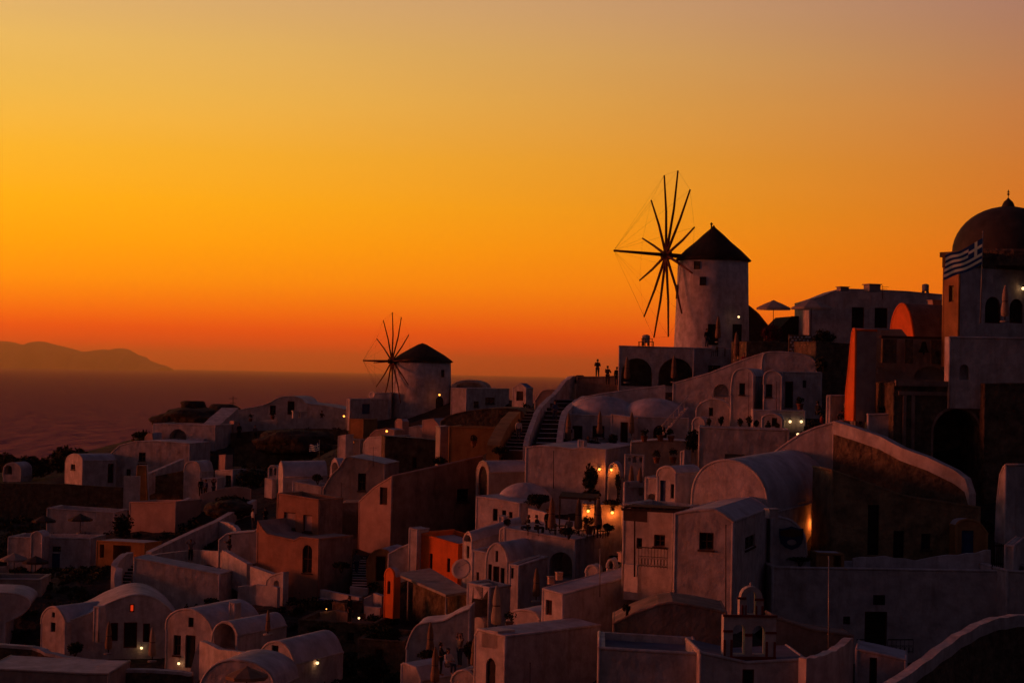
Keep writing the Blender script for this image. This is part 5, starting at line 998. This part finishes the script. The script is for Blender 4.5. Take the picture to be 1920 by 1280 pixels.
def pose(kind):
    if kind in PROTO: return PROTO[kind]
    # right-handed: +y is behind, the figure faces -y
    sit = kind == 'sit'; hz = .48 if sit else .93
    J = {'pelvis': (0, 0, hz, (.13, .10)), 'belly': (0, -.01, hz + .14, (.12, .10)), 'chest': (0, 0, hz + .34, (.145, .105)), 'neckb': (0, .01, hz + .50, .065), 'neck': (0, 0, hz + .57, .052),
         'jaw': (0, -.02, hz + .63, (.062, .07)), 'skull': (0, -.005, hz + .72, (.078, .092)), 'crown': (0, 0, hz + .79, (.05, .06)), 'nose': (0, -.105, hz + .675, .014)}
    E = [('pelvis', 'belly'), ('belly', 'chest'), ('chest', 'neckb'), ('neckb', 'neck'), ('neck', 'jaw'), ('jaw', 'skull'), ('skull', 'crown'), ('jaw', 'nose')]
    for s, c in ((-1, 'l'), (1, 'r')):
        J[c + 'ear'] = (s * .085, 0, hz + .70, .014); E.append(('skull', c + 'ear'))
        sh = (s * .175, .01, hz + .455)
        if sit: el, wr = (s * .23, -.10, hz + .20), (s * .13, -.32, hz + .20)
        elif kind == 'arms': el, wr = (s * .36, -.02, hz + .50), (s * .20, -.05, hz + .72)
        elif kind == 'lean': el, wr = (s * .25, -.14, hz + .20), (s * .10, -.34, hz + .28)
        elif kind == 'walk': el, wr = (s * .225, .05 * s, hz + .17), (s * .23, -.12 * s - .04, hz - .05)
        else: el, wr = (s * .225, .03, hz + .17), (s * .235, -.04, hz - .07)
        J[c + 'sh'] = (*sh, .055); J[c + 'el'] = (*el, .038); J[c + 'wr'] = (*wr, .024)
        E += [('chest', c + 'sh'), (c + 'sh', c + 'el'), (c + 'el', c + 'wr')]
        d = (Vector(wr) - Vector(el)).normalized(); pm = Vector(wr) + d * .07; J[c + 'palm'] = (*pm, (.03, .016)); E.append((c + 'wr', c + 'palm'))
        side = d.cross(Vector((1, 0, 0))).normalized() if abs(d.x) < .8 else d.cross(Vector((0, 1, 0))).normalized()
        for i, (off, ln) in enumerate(((-.028, .055), (-.010, .066), (.010, .062), (.027, .048))):
            q = pm + side * off + d * .02; q2 = q + d * ln + Vector((-s * .010, -.012, -.004)); J[c + 'f%d' % i] = (*q, .009); J[c + 'g%d' % i] = (*q2, .007); E += [(c + 'palm', c + 'f%d' % i), (c + 'f%d' % i, c + 'g%d' % i)]
        q = Vector(wr) + d * .03 + side * -.04; J[c + 'th'] = (*q, .010); E.append((c + 'wr', c + 'th')); q2 = q + d * .035 - side * .012; J[c + 'ti'] = (*q2, .008); E.append((c + 'th', c + 'ti'))
        hp = (s * .095, 0, hz - .04)
        if sit: kn, an = (s * .12, -.44, hz + .01), (s * .11, -.40, .09)
        elif kind == 'walk': kn, an = (s * .10, -.12 + .13 * (s < 0), .50), (s * .10, (-.20 if s > 0 else .24), .09 + .04 * (s < 0))
        else: kn, an = (s * .105, -.02, .50), (s * .11, .02, .09)
        toe = (an[0] + s * .02, an[1] - .19, .035)
        J[c + 'hip'] = (*hp, .088); J[c + 'kn'] = (*kn, .058); J[c + 'an'] = (*an, .038); J[c + 'toe'] = (*toe, .032)
        E += [('pelvis', c + 'hip'), (c + 'hip', c + 'kn'), (c + 'kn', c + 'an'), (c + 'an', c + 'toe')]
    body = skin_mesh('body', J, E)
    g = lambda ks, ex: {k: (*J[k][:3], tuple(x + ex for x in (J[k][3] if isinstance(J[k][3], tuple) else (J[k][3],) * 2))) for k in ks}
    top = g(['pelvis', 'belly', 'chest', 'neckb', 'lsh', 'lel', 'rsh', 'rel'], .022)
    for c in 'lr':
        a, b = Vector(J[c + 'el'][:3]), Vector(J[c + 'wr'][:3]); m_ = a.lerp(b, .7); top[c + 'cuff'] = (*m_, .046)
    shirt = skin_mesh('shirt', top, [('pelvis', 'belly'), ('belly', 'chest'), ('chest', 'neckb'), ('chest', 'lsh'), ('lsh', 'lel'), ('chest', 'rsh'), ('rsh', 'rel'), ('lel', 'lcuff'), ('rel', 'rcuff')])
    tr = g(['pelvis', 'lhip', 'lkn', 'rhip', 'rkn', 'lan', 'ran'], .02)
    trousers = skin_mesh('trousers', tr, [('pelvis', 'lhip'), ('lhip', 'lkn'), ('lkn', 'lan'), ('pelvis', 'rhip'), ('rhip', 'rkn'), ('rkn', 'ran')])
    hair = skin_mesh('hair', {'a': (0, .03, hz + .71, (.088, .085)), 'b': (0, .012, hz + .785, (.076, .085)), 'c': (0, .05, hz + .64, (.07, .05))}, [('a', 'b'), ('a', 'c')])
    PROTO[kind] = (body, shirt, trousers, hair); return PROTO[kind]
def person(label, px, py, D, kind, rz, top, low, group=None, scale=1.0, hair='hair'):
    root = empty('person', P(px, py, D), label, 'person', group, rz=math.radians(rz)); root.scale = (scale,) * 3
    for me, nm, m in zip(pose(kind), ('body', 'shirt', 'trousers', 'hair'), ('skin', top, low, hair)):
        me = me.copy(); me.materials.clear(); me.materials.append(mt(m)); o = bpy.data.objects.new(nm, me); COL.objects.link(o); o.parent = root
    return root
PE = [('person in dark clothes walking on the path beside the terracotta house, nearer one', 501, 1064, 145, 'walk', 150, 'cloth_black', 'denim'), ('person in dark clothes walking just behind the other by the terracotta house', 480, 1062, 148, 'walk', 170, 'cloth_black', 'cloth_black'),
      ('left of three people in dark clothes standing above the pale curved wall', 376, 931, 177, 'stand', 20, 'cloth_black', 'cloth_black'), ('middle of three people standing above the pale curved wall', 385, 933, 176.6, 'stand', -30, 'cloth_blue', 'cloth_black'), ('right of three people standing above the pale curved wall', 400, 931, 177, 'arms', 60, 'cloth_black', 'denim'),
      ('person in a pale top standing on the ramp near the terracotta house', 474, 992, 158, 'stand', 120, 'cloth_white', 'denim'), ('person in dark clothes on the ramp closest to the terracotta house', 497, 990, 159, 'lean', 200, 'cloth_black', 'cloth_black'),
      ('person with both arms raised to the head on the dark terrace', 357, 1052, 149, 'arms', 10, 'cloth_grey', 'cloth_black'), ('visitor silhouetted on the parapet left of the arcade house, left one', 1139, 722, 173, 'lean', 160, 'cloth_black', 'cloth_black'),
      ('visitor silhouetted on the parapet left of the arcade house, right one', 1156, 724, 173.2, 'stand', 200, 'cloth_black', 'denim'), ('person sitting high on the slope right of the four terrace lamps', 1533, 786, 134, 'sit', 130, 'cloth_black', 'cloth_black'), ('person in dark red standing below the one sitting on the slope', 1540, 822, 131, 'stand', 90, 'cloth_red', 'cloth_black'),
      ('person standing with raised hands left of the ruin', 1613, 799, 115.5, 'lean', 60, 'cloth_grey', 'cloth_black'), ('person sitting in dark clothes left of the one standing by the ruin', 1584, 793, 116, 'sit', -60, 'cloth_black', 'cloth_black'),
      ('guest in dark clothes seated at the left table of the dining terrace', 990, 1001, 126, 'sit', -70, 'cloth_black', 'denim'), ('guest leaning forward at the left table of the dining terrace', 1006, 1002, 125.6, 'sit', 70, 'cloth_black', 'cloth_black'), ('guest seated in the middle of the dining terrace', 1067, 1005, 125.8, 'sit', -20, 'cloth_grey', 'cloth_black'),
      ('guest in dark clothes standing at the canopy of the dining terrace', 1026, 1003, 127.5, 'stand', 40, 'cloth_black', 'cloth_black'), ('person reaching forward beside the tree at the bottom', 862, 1250, 98.5, 'arms', -60, 'cloth_grey', 'denim'), ('person in a white top seated at the bottom, left of the tree', 840, 1262, 98, 'sit', 40, 'cloth_white', 'denim'),
      ('person leaning on the terrace rail at the bottom, far left of the group', 826, 1266, 98.5, 'lean', 90, 'cloth_black', 'cloth_black'), ('person bending by the round hollow of the path parapet', 430, 1046, 144.6, 'lean', -90, 'cloth_black', 'denim'), ('person on the far terrace by the lit gate pillar', 448, 823, 212, 'stand', 0, 'cloth_black', 'cloth_black'), ('second person on the far terrace right of the lit gate pillar', 478, 826, 211, 'stand', 30, 'cloth_grey', 'cloth_black')]
for a in PE: person(*a, scale=.98 + .05 * random.random())

# ================================================================ terrace furniture
def table(label, px, py, D, w=.8, m='old_wood', group='terrace tables', cloth=None):
    root = empty('table', P(px, py, D), label, 'table', group, rz=random.uniform(-.4, .4)); LOCAL.add(root.name); mb = MB(); mb.box((0, 0, .73), (w, w, .04)); mb.build('tabletop', cloth or m, root)
    for x in (-1, 1):
        for y in (-1, 1): mb = MB(); mb.box((x * (w / 2 - .06), y * (w / 2 - .06), .355), (.05, .05, .71)); mb.build('leg', m, root)
    return root
def chair(label, px, py, D, rz, m='dark_wood', group='terrace chairs'):
    root = empty('chair', P(px, py, D), label, 'chair', group, rz=math.radians(rz)); LOCAL.add(root.name); mb = MB(); mb.box((0, 0, .45), (.44, .44, .05)); mb.build('seat', m, root)
    mb = MB(); mb.box((0, .20, .72), (.44, .04, .30)); mb.box((-.19, .20, .55), (.04, .035, .16)); mb.box((.19, .20, .55), (.04, .035, .16)); mb.build('backrest', m, root)
    for x in (-1, 1):
        for y in (-1, 1): mb = MB(); mb.box((x * .19, y * .19, .21), (.04, .04, .42)); mb.build('leg', m, root)
    return root
for a in (('table with a white cloth at the left of the dining terrace', 999, 1003, 125.2), ('table in the middle of the dining terrace by the green hedge', 1050, 1006, 125.4), ('table under the right glowing lamp of the dining terrace', 1107, 1007, 126.5), ('table on the terrace by the double doors', 1110, 838, 151), ('table on the terrace at the foot of the large windmill', 1352, 668, 171.5),
          ('table on the arcade house roof against the sky', 1213, 650, 171.5)): table(*a, cloth='cloth_white' if 'white cloth' in a[0] else None)
for a in (('dark chair at the right lamp of the dining terrace', 1128, 1008, 126.3, 60), ('dark chair left of the right lamp table on the dining terrace', 1093, 1007, 126.2, -60), ('dark chair by the hedge of the dining terrace', 1036, 1006, 125.7, -80), ('dark chair on the arcade house roof, right of the table', 1221, 650, 171, 80), ('dark chair on the arcade house roof, left of the table', 1202, 650, 171, -80),
          ('dark chair by the windmill terrace table', 1340, 668, 171.3, -70), ('dark chair by the table of the double door terrace', 1098, 838, 150.8, -70)): chair(*a)
def pot(label, px, py, D, s=1.0, m='clay_pot', leaf='leaf_dark', group='potted plants'):
    root = empty('potted_plant', P(px, py, D), label, 'potted plant', group); LOCAL.add(root.name); mb = MB(); mb.lathe((0, 0, 0), [(.14 * s, 0), (.20 * s, .30 * s), (.23 * s, .31 * s), (.23 * s, .36 * s), (.19 * s, .34 * s), (.02, .33 * s)], 14); mb.build('pot', m, root)
    v, f = leaves((0, 0, .62 * s), (.34 * s, .34 * s, .34 * s), 160, .07 * s, int(px + py), 5); leaf_mesh('foliage', v, f, leaf, root, (0, 0, 0)); return root
for a in (('large potted plant by the orange-lit plaster house wall, left', 888, 836, 159, 1.2), ('large potted plant by the orange-lit plaster house wall, right', 927, 838, 159, 1.2), ('potted plant on the garden terrace wall, leftmost', 1208, 828, 139, 1.2), ('potted plant on the garden terrace wall, second', 1238, 827, 139, 1.3), ('potted plant on the garden terrace wall, third', 1258, 828, 139, 1.2),
          ('potted plant behind the perforated parapet, left', 1231, 868, 133, 1.1), ('potted plant behind the perforated parapet, right', 1262, 868, 133, 1.2), ('potted plant at the foot of the central chapel', 955, 1178, 97, 1.0), ('potted plant in the middle of the dining terrace under the left lamp', 1104, 1001, 128, 1.5), ('pot on the doorstep of the tall dark door', 1500, 768, 145.5, 1.3),
          ('white pot against the church wall', 1600, 800, 116.5, .9), ('red flowering pot on the terrace wall of the far ridge house', 511, 786, 217, 1.1), ('pot in front of the cave house on the far ridge', 470, 790, 217.5, 1.0)): pot(*a, m='white_pot' if 'white' in a[0] else 'clay_pot')

# ================================================================ odd things
def dish(label, px, py, D, R, face):
    c = P(px, py, D); n = Vector(face).normalized(); x = n.orthogonal().normalized(); y = n.cross(x); root = empty('satellite_dish', c - Vector((0, 0, R * 1.5)), label, 'satellite dish')
    mb = MB(); rings = [(0.02, 0), (.4, .035), (.75, .12), (1, .22)]; k = 24; base = len(mb.v)
    for r, d in rings:
        for i in range(k): t = 2 * math.pi * i / k; mb.v.append(tuple(c + (x * math.cos(t) + y * math.sin(t)) * (r * R) + n * (d * R)))
    for r, d in reversed(rings):
        for i in range(k): t = 2 * math.pi * i / k; mb.v.append(tuple(c + (x * math.cos(t) + y * math.sin(t)) * (r * R * .99) + n * (d * R - .03)))
    for j in range(len(rings) * 2 - 1):
        for i in range(k): mb.f.append((j * k + i, j * k + (i + 1) % k, (j + 1) * k + (i + 1) % k, (j + 1) * k + i)); mb.sm.append(True); mb.mi.append(0)
    mb.build('reflector', 'dish', root); mb = MB(); mb.tube(c, c - Vector((0, 0, R * 1.6)), .03, .04, 7); mb.tube(c, c - n * .15, .04, .04, 6); mb.build('mast', 'pale_metal', root)
    mb = MB(); mb.tube(c - x * R * .9 + n * R * .2, c + n * R * .9, .014, .014, 5); mb.tube(c + n * R * .8, c + n * R * 1.0, .05, .05, 7); mb.build('receiver_arm', 'pale_metal', root)
dish('large pale satellite dish left of the central chapel', 866, 1067, 122.5, .66, (-.35, -.9, .35)); dish('small satellite dish on the white house left of the small windmill', 698, 740, 214.5, .42, (-.5, -.8, .3))
def pole(label, px, py0, py1, D, r=.03, m='pale_metal', name='pole', arms=()):
    b = P(px, py1, D); t = P(px, py0, D); root = empty(name, b, label, name.replace('_', ' ')); mb = MB(); mb.tube(b - Vector((0, 0, .4)), t, r, r * .7, 7); mb.build('mast', m, root)
    for dz, w in arms: mb = MB(); q = t - Vector((0, 0, dz)); mb.tube(q - Vector((w, 0, 0)), q + Vector((w, 0, 0)), r * .5, r * .5, 5); mb.build('crossarm', m, root)
    mb = MB(); mb.lathe(t, [(.01, -.02), (r * 1.3, .01), (.01, .05)], 6); mb.build('cap', m, root)
pole('tall thin pale pole in front of the long white terrace wall', 1554, 1044, 1232, 84, .035); pole('thin pole rising from the pale roof left of the balcony house', 1125, 1030, 1104, 99, .03)
pole('small antenna with two crossarms on the far hilltop', 437, 743, 768, 231, .05, 'iron', 'antenna', ((.25, .5), (.8, .35))); pole('television antenna on the grey skyline building', 1655, 536, 552, 170, .03, 'iron', 'antenna', ((.08, .55), (.25, .4)))
pole('dark post of the pergola on the balcony house', 1190, 972, 1066, 98, .05, 'dark_wood', 'post'); pole('thin rod on the annex wall at the bottom centre', 994, 1243, 1275, 91.5, .02, 'iron', 'rod')
# rocks on the far hilltop
def rock(label, px, py, rx, ry, D, dep, name='boulder', seed=1, flat=0.0, m='rock'):
    from mathutils import noise
    c = P(px, py, D); k = D / F; bm = bmesh.new(); bmesh.ops.create_icosphere(bm, subdivisions=4, radius=1.0)
    for v in bm.verts:
        n_ = noise.noise(v.co * 1.3 + Vector((seed, 0, 0))) * .28 + noise.noise(v.co * 3.7 + Vector((0, seed, 0))) * .12 + noise.noise(v.co * 9) * .05
        v.co *= 1 + n_
        v.co.z = max(min(v.co.z, 1.0 - flat), -.8); v.co = Vector((v.co.x * rx * k, v.co.y * dep, v.co.z * ry * k))
    me = bpy.data.meshes.new(name); bm.to_mesh(me); bm.free(); me.materials.append(mt(m)); me.polygons.foreach_set('use_smooth', [True] * len(me.polygons)); o = bpy.data.objects.new(name, me); COL.objects.link(o); o.location = c
    return tag(o, label, name.replace('_', ' '))
rock('big dark flat-topped boulder standing on the far hilltop against the sea', 363, 761, 25, 13, 232, 1.4, seed=3, flat=.25)
rock('low dark rocky mound on the far hilltop under the boulder', 372, 786, 78, 22, 230, 5, 'rocky_mound', seed=5)
rock('small dark rock hump beside the antenna on the far hilltop', 418, 772, 34, 15, 231, 3, 'rocky_mound', seed=8)
rock('dark rounded ruin stub at the top of the wide stair wall', 1085, 712, 14, 9, 176, 1.2, 'boulder', seed=11)
rock('dark rock bank above the curl of the ramp wall', 430, 955, 45, 20, 167, 3, 'rocky_mound', seed=14)
rock('dark rock bank on the slope behind the striped flag', 560, 830, 80, 26, 207, 4, 'rocky_mound', seed=17)
# chimneys on the skyline building and roofs
def chimney(label, px, py0, py1, D, w, m='grey_plaster'):
    b = P(px, py1, D); t = P(px, py0, D); h = t.z - b.z; root = empty('chimney', b, label, 'chimney', None, rz=.3); LOCAL.add(root.name); mb = MB(); mb.box((0, 0, h * .4), (w, w, h * .9)); mb.build('shaft', m, root); mb = MB(); mb.box((0, 0, h * .9), (w * 1.2, w * 1.2, h * .12)); mb.build('cap', m, root)
chimney('stout chimney on the grey skyline building', 1635, 532, 546, 170, 1.1); chimney('flat chimney left on the grey skyline building', 1580, 537, 545, 170, .8); chimney('small lit chimney on the roof beside the church', 1752, 562, 574, 120, .6, 'pink_plaster')
chimney('small white chimney pot on the far ridge house, left one', 554, 769, 784, 219, .7, 'whitewash'); chimney('small white chimney pot on the far ridge house, right one', 568, 770, 784, 219, .8, 'whitewash'); chimney('white chimney on the low roof right of the flaring lamp', 1447, 952, 970, 96, .5, 'whitewash')
chimney('little white chimney on the terrace roof, left of the balcony house', 1170, 1034, 1052, 101, .5, 'pink_plaster'); chimney('small lit chimney on the pale long roof', 1033, 1079, 1094, 100, .3, 'pink_plaster'); chimney('second small lit chimney on the pale long roof', 1048, 1071, 1086, 102, .3, 'pink_plaster')
# two tiny arched roof vents above the long pale roof
H('tiny arched roof hut with a dark opening, left of the balcony house', 103.5, 12, arc(1138, 1062, 1153, 1062, 1047, 7), 1070, depth=1.2, ops=[('va', 1141, 1050, 1150, 1066, .5)], g=False, name='roof_hut', cat='hut')
H('tiny half-round lit roof vent on the long pale roof', 104, 18, arc(1098, 1072, 1121, 1072, 1058, 7), 1076, depth=1.0, g=False, name='roof_vent', cat='roof vent')
H('little white bell arch on the terrace parapet above the chapel', 126, 22, [(937, 1012), (938, 992), (944, 987), (955, 988), (958, 1014)], 1018, depth=.5, ops=[('va', 942, 996, 953, 1016, .4)], g=False, name='bell_gable', cat='bell gable')
for a in (('thin rust-stained drain pipe down the middle of the cracked plaster house', 1361, 985, 1150, 90.6, .03, 'old_wood'), ('thin pipe running down beside the tall dark door', 1456, 716, 764, 146.4, .025, 'old_wood'), ('short pipe on the lit gable by the window', 1404, 700, 788, 147.2, .02, 'old_wood'),
          ('thin pipe down the front of the tall blank white wall', 1038, 846, 905, 138.6, .03, 'iron'), ('roof aerial on the terracotta house', 640, 905, 930, 146, .02, 'iron'), ('roof aerial on the dome-roofed house with the tall chimney hump', 700, 838, 866, 160, .02, 'iron'), ('roof aerial on the bluish block house', 1330, 778, 802, 133, .02, 'iron')):
    pole(*a, name='aerial' if 'aerial' in a[0] else 'drain_pipe', arms=((.06, .3), (.2, .22)) if 'aerial' in a[0] else ())
def tank(label, px, py, D, s=1.0):
    root = empty('water_tank', P(px, py, D), label, 'water tank', 'roof water tanks', rz=.2); LOCAL.add(root.name)
    mb = MB(); mb.lathe((0, 0, .25), [(.02, 0), (.42 * s, 0), (.45 * s, .05), (.45 * s, .8 * s), (.36 * s, .9 * s), (.12 * s, .96 * s), (.01, .97 * s)], 18); mb.build('barrel', 'grey_plaster', root)
    for x in (-.3, .3): mb = MB(); mb.box((x * s, 0, .125), (.08, .7 * s, .25)); mb.build('support', 'dark_wood', root)
for a in (('small dark roof tank on the arcade house roof against the sky', 1211, 648, 175, .8), ('low roof tank at the right end of the grey skyline building', 1735, 551, 175, .7)): tank(*a)
for i, a in enumerate((('visitor standing at the parapet on the arcade house roof', 1325, 652, 172.5, 'stand', 30, 'cloth_black', 'denim'), ('visitor seated on the terrace wall under the open parasols', 1395, 690, 163, 'sit', 0, 'cloth_red', 'cloth_black'), ('dark-dressed person by the dark courtyard wall', 655, 1168, 121, 'stand', 60, 'cloth_black', 'cloth_black'),
                       ('person on the steps by the ochre vaulted house', 668, 1076, 141.5, 'walk', 170, 'cloth_grey', 'denim'), ('person leaning on the parapet above the wide stair', 1120, 709, 174.5, 'lean', 180, 'cloth_black', 'cloth_black'), ('person by the railing of the far ridge terrace', 603, 798, 219, 'lean', 150, 'cloth_black', 'denim'),
                       ('person on the wide central stair halfway up', 1040, 790, 160, 'walk', 10, 'cloth_blue', 'denim'), ('person on the dark second stair near its foot', 972, 826, 154, 'walk', 180, 'cloth_white', 'denim'))): person(*a)
# pergola
pg = Plane(P(1181, 960, 98.2), math.radians(24)); root = empty('pergola', P(1230, 1000, 97.5), 'dark wooden pergola over the balcony house windows', 'pergola')
for i in range(9):
    mb = MB(); s = .35 * i; c = pg.pt((s + .1, P(1181, 948, 98.2).z - .02 - .02 * (i % 2)), -.1); mb.box(c, (.09, 1.8, .08), rz=-math.radians(24)); mb.build('rafter', 'dark_wood', root)
for d in (-.95, .75): mb = MB(); mb.box(pg.pt((1.55, P(1181, 948, 98.2).z - .12), d), (3.3, .1, .12), rz=-math.radians(24)); mb.build('beam', 'dark_wood', root)
for i in range(11): mb = MB(); mb.box(pg.pt((1.5, P(1181, 948, 98.2).z + .05), -.9 + .165 * i), (3.1 + .2 * math.sin(i * 2.1), .12, .02), rz=-math.radians(24 + 1.5 * math.sin(i * 1.7))); mb.build('slat', 'old_wood', root)
mb = MB(); z1 = P(1181, 950, 98.2).z; slab(mb, pg, [(.02, z1 - .62), (1.3, z1 - .66), (1.3, z1), (.02, z1)], -.99, -.95); mb.build('hanging_blind', 'dark_canvas', root)
# railings
def railing(label, a, b, h, n, cat='railing'):
    A, B_ = P(*a), P(*b); root = empty('railing', (A + B_) / 2, label, cat); z = Vector((0, 0, 1)); mb = MB()
    mb.tube(A + z * h, B_ + z * h, .03, .03, 5); mb.tube(A + z * .08, B_ + z * .08, .02, .02, 5); mb.tube(A + z * h * .55, B_ + z * h * .55, .015, .015, 5); mb.build('rail', 'iron', root)
    mb = MB()
    for i in range(n + 1): q = A.lerp(B_, i / n); mb.tube(q, q + z * h, .015, .015, 4)
    for i in range(n):
        q = A.lerp(B_, (i + .5) / n) + z * h * .3; d = (B_ - A).normalized() * ((B_ - A).length / n * .42)
        pts = [q + d * math.cos(t) + z * (h * .2 * math.sin(t)) for t in [k * math.pi / 4 for k in range(9)]]; mb.path(pts, .01, 4)
    mb.build('bars', 'iron', root)
railing('black wrought iron railing of the balcony house', (1197, 1062, 97.2), (1251, 1066, 96.0), 1.0, 9); railing('black iron railing of the small balcony at the bottom right, right part', (1664, 1224, 97.6), (1712, 1224, 97.6), .7, 6); railing('black iron railing of the small balcony at the bottom right, left part', (1606, 1224, 97.6), (1622, 1224, 97.6), .7, 2)
railing('iron window railing on the plain block at the bottom centre', (903, 1217, 93.3), (933, 1217, 92.6), .85, 5); railing('iron railing in the balcony opening under the central chapel', (888, 1124, 113.8), (904, 1124, 113.3), .8, 3)
# white balcony parapet under the railing
wall('low white balcony parapet of the balcony house', [(1170, 1056, 98.6), (1196, 1060, 98.0)], h=.6, th=.3, curve=False)
# painted shield sign
sp = Plane(P(1484, 1010, 100.6), math.radians(-4)); root = empty('shield_sign', P(1484, 1031, 100.6), 'shield-shaped painted sign with a brown top and a dark blue bowl', 'sign')
def sp_(x, y): return sp.hit(x, y)
ol = [sp_(1461, 990), sp_(1466, 991), sp_(1475, 989), sp_(1484, 986), sp_(1493, 989), sp_(1500, 991), sp_(1506, 990), sp_(1506, 1006), sp_(1503, 1018), sp_(1496, 1026), sp_(1484, 1030), sp_(1472, 1026), sp_(1464, 1018), sp_(1461, 1006)]
mb = MB(); slab(mb, sp, ol, -.06, .02); mb.build('board', 'sign_paint', root)
mb = MB(); slab(mb, sp, [sp_(1463, 1003), sp_(1463, 994), sp_(1476, 992), sp_(1484, 990), sp_(1492, 992), sp_(1504, 994), sp_(1504, 1003), sp_(1484, 1006)], -.075, -.062); mb.build('brown_field', 'sign_brown', root)
mb = MB(); slab(mb, sp, [(sp_(1484, 1016)[0] + .26 * math.cos(t), sp_(1484, 1016)[1] + .15 * math.sin(t)) for t in [k * math.pi / 6 for k in range(12)]], -.075, -.062); mb.build('pale_ship', 'grey_plaster', root)
# rectangular dark sign board over the foreground door
sb = Plane(P(1648, 1124, 98.7), math.radians(-3)); root = empty('notice_board', P(1648, 1134, 98.7), 'dark rectangular board above the door of the long white wall', 'board')
a, b = sb.hit(1637, 1133), sb.hit(1659, 1115); mb = MB(); o = [(a[0], a[1]), (b[0], a[1]), (b[0], b[1]), (a[0], b[1])]; slab(mb, sb, shrink(o, .04), -.04, .0); p_ = mb.build('panel', 'dark_wood', root); mb = MB(); slab(mb, sb, o, -.06, .0, shrink(o, .04)); mb.build('frame', 'iron', p_)
# slatted gate
gp = Plane(P(1859, 1066, 100), math.radians(-10)); root = empty('slatted_gate', P(1871, 1068, 100), 'dark slatted gate beside the white cube at the right edge', 'gate')
for i in range(7):
    x = 1860 + i * 3.9; a = gp.hit(x, 1067); b = gp.hit(x + 3, 1014 + i * 1.2); mb = MB(); slab(mb, gp, [(a[0], a[1]), (b[0], a[1]), (b[0], b[1]), (a[0], b[1])], 0, .04); mb.build('slat', 'dark_wood', root)
for y in (1024, 1058): a = gp.hit(1859, y); b = gp.hit(1886, y - 3); mb = MB(); slab(mb, gp, [(a[0], a[1]), (b[0], a[1]), (b[0], b[1]), (a[0], b[1])], .05, .09); mb.build('rail', 'dark_wood', root)
# small white chimney-like box structures on the foreground terrace, lattice
H('low ochre oven block with a dark mouth on the foreground terrace', 100.6, -4, [(1532, 1036), (1582, 1038)], 1068, ref='L', depth=1.5, m='ochre_plaster', ops=[('v', 1563, 1040, 1577, 1062, .8)], g=False, name='bread_oven', cat='oven')
root = empty('stone_lattice', P(1500, 662, 163), 'white patchy stone lattice wall under the open parasols', 'lattice'); g = random.Random(3)
lp = Plane(P(1480, 660, 163), math.radians(-2)); mb = MB(); a, b = lp.hit(1479, 664), lp.hit(1522, 628); slab(mb, lp, [(a[0], a[1]), (b[0], a[1]), (b[0], b[1]), (a[0], b[1])], 0, .3); mb.build('backing', 'brown_stone', root)
for r_ in range(6):
    for c_ in range(6):
        x = 1481 + c_ * 7 + (3 if r_ % 2 else 0) + g.uniform(-1, 1); y = 630 + r_ * 5.6 + g.uniform(-.6, .6); a, b = lp.hit(x, y + 3.6), lp.hit(min(x + g.uniform(3.4, 5.4), 1521), y)
        mb = MB(); slab(mb, lp, [(a[0], a[1]), (b[0], a[1] + .02), (b[0] - .02, b[1]), (a[0] + .02, b[1])], -.05, .01); mb.build('stone', 'whitewash', root)
# dark porch in the lower centre: sloping slab on posts
root = empty('porch', P(810, 1160, 124), 'dark porch with a flat sloping slab roof on thin posts, left of the satellite dish', 'porch')
q = [P(742, 1074, 131), P(836, 1114, 122), P(882, 1108, 124), P(806, 1064, 133)]; mb = MB(); lo = [v - Vector((0, 0, .16)) for v in q]; mb.quad(q); mb.quad(lo)
for i in range(4): mb.quad([q[i], q[(i + 1) % 4], lo[(i + 1) % 4], lo[i]])
mb.build('roof_slab', 'grey_plaster', root)
for px, D, y1 in ((837, 122.3, 1114), (766, 128.5, 1086), (877, 124.3, 1110)): mb = MB(); t = P(px, y1, D) - Vector((0, 0, .12)); mb.tube(t - Vector((0, 0, 2.6)), t, .07, .07, 8); mb.build('post', 'grey_plaster', root)
mb = MB(); a, b = P(775, 1078, 132.5), P(884, 1110, 126); mb.quad([a, b, b - Vector((0, 0, 3)), a - Vector((0, 0, 3))]); c = Vector((.15, .2, 0)); mb.quad([a + c, b + c, b + c - Vector((0, 0, 3)), a + c - Vector((0, 0, 3))]); mb.quad([a, b, b + c, a + c]); mb.build('back_wall', 'brown_stone', root)
# canopy over the dining terrace
root = empty('canopy', P(1080, 1000, 128), 'low dark roof canopy above the middle of the dining terrace', 'canopy'); q = [P(1048, 930, 129), P(1118, 934, 128), P(1124, 926, 131), P(1054, 921, 132)]; mb = MB(); lo = [v - Vector((0, 0, .14)) for v in q]; mb.quad(q); mb.quad(lo)
for i in range(4): mb.quad([q[i], q[(i + 1) % 4], lo[(i + 1) % 4], lo[i]])
mb.build('roof', 'dark_wood', root)
for px, D in ((1050, 129.1), (1116, 128.1)): mb = MB(); t = P(px, 932, D); mb.tube(t - Vector((0, 0, 2.5)), t, .05, .05, 7); mb.build('post', 'dark_wood', root)
scrub()
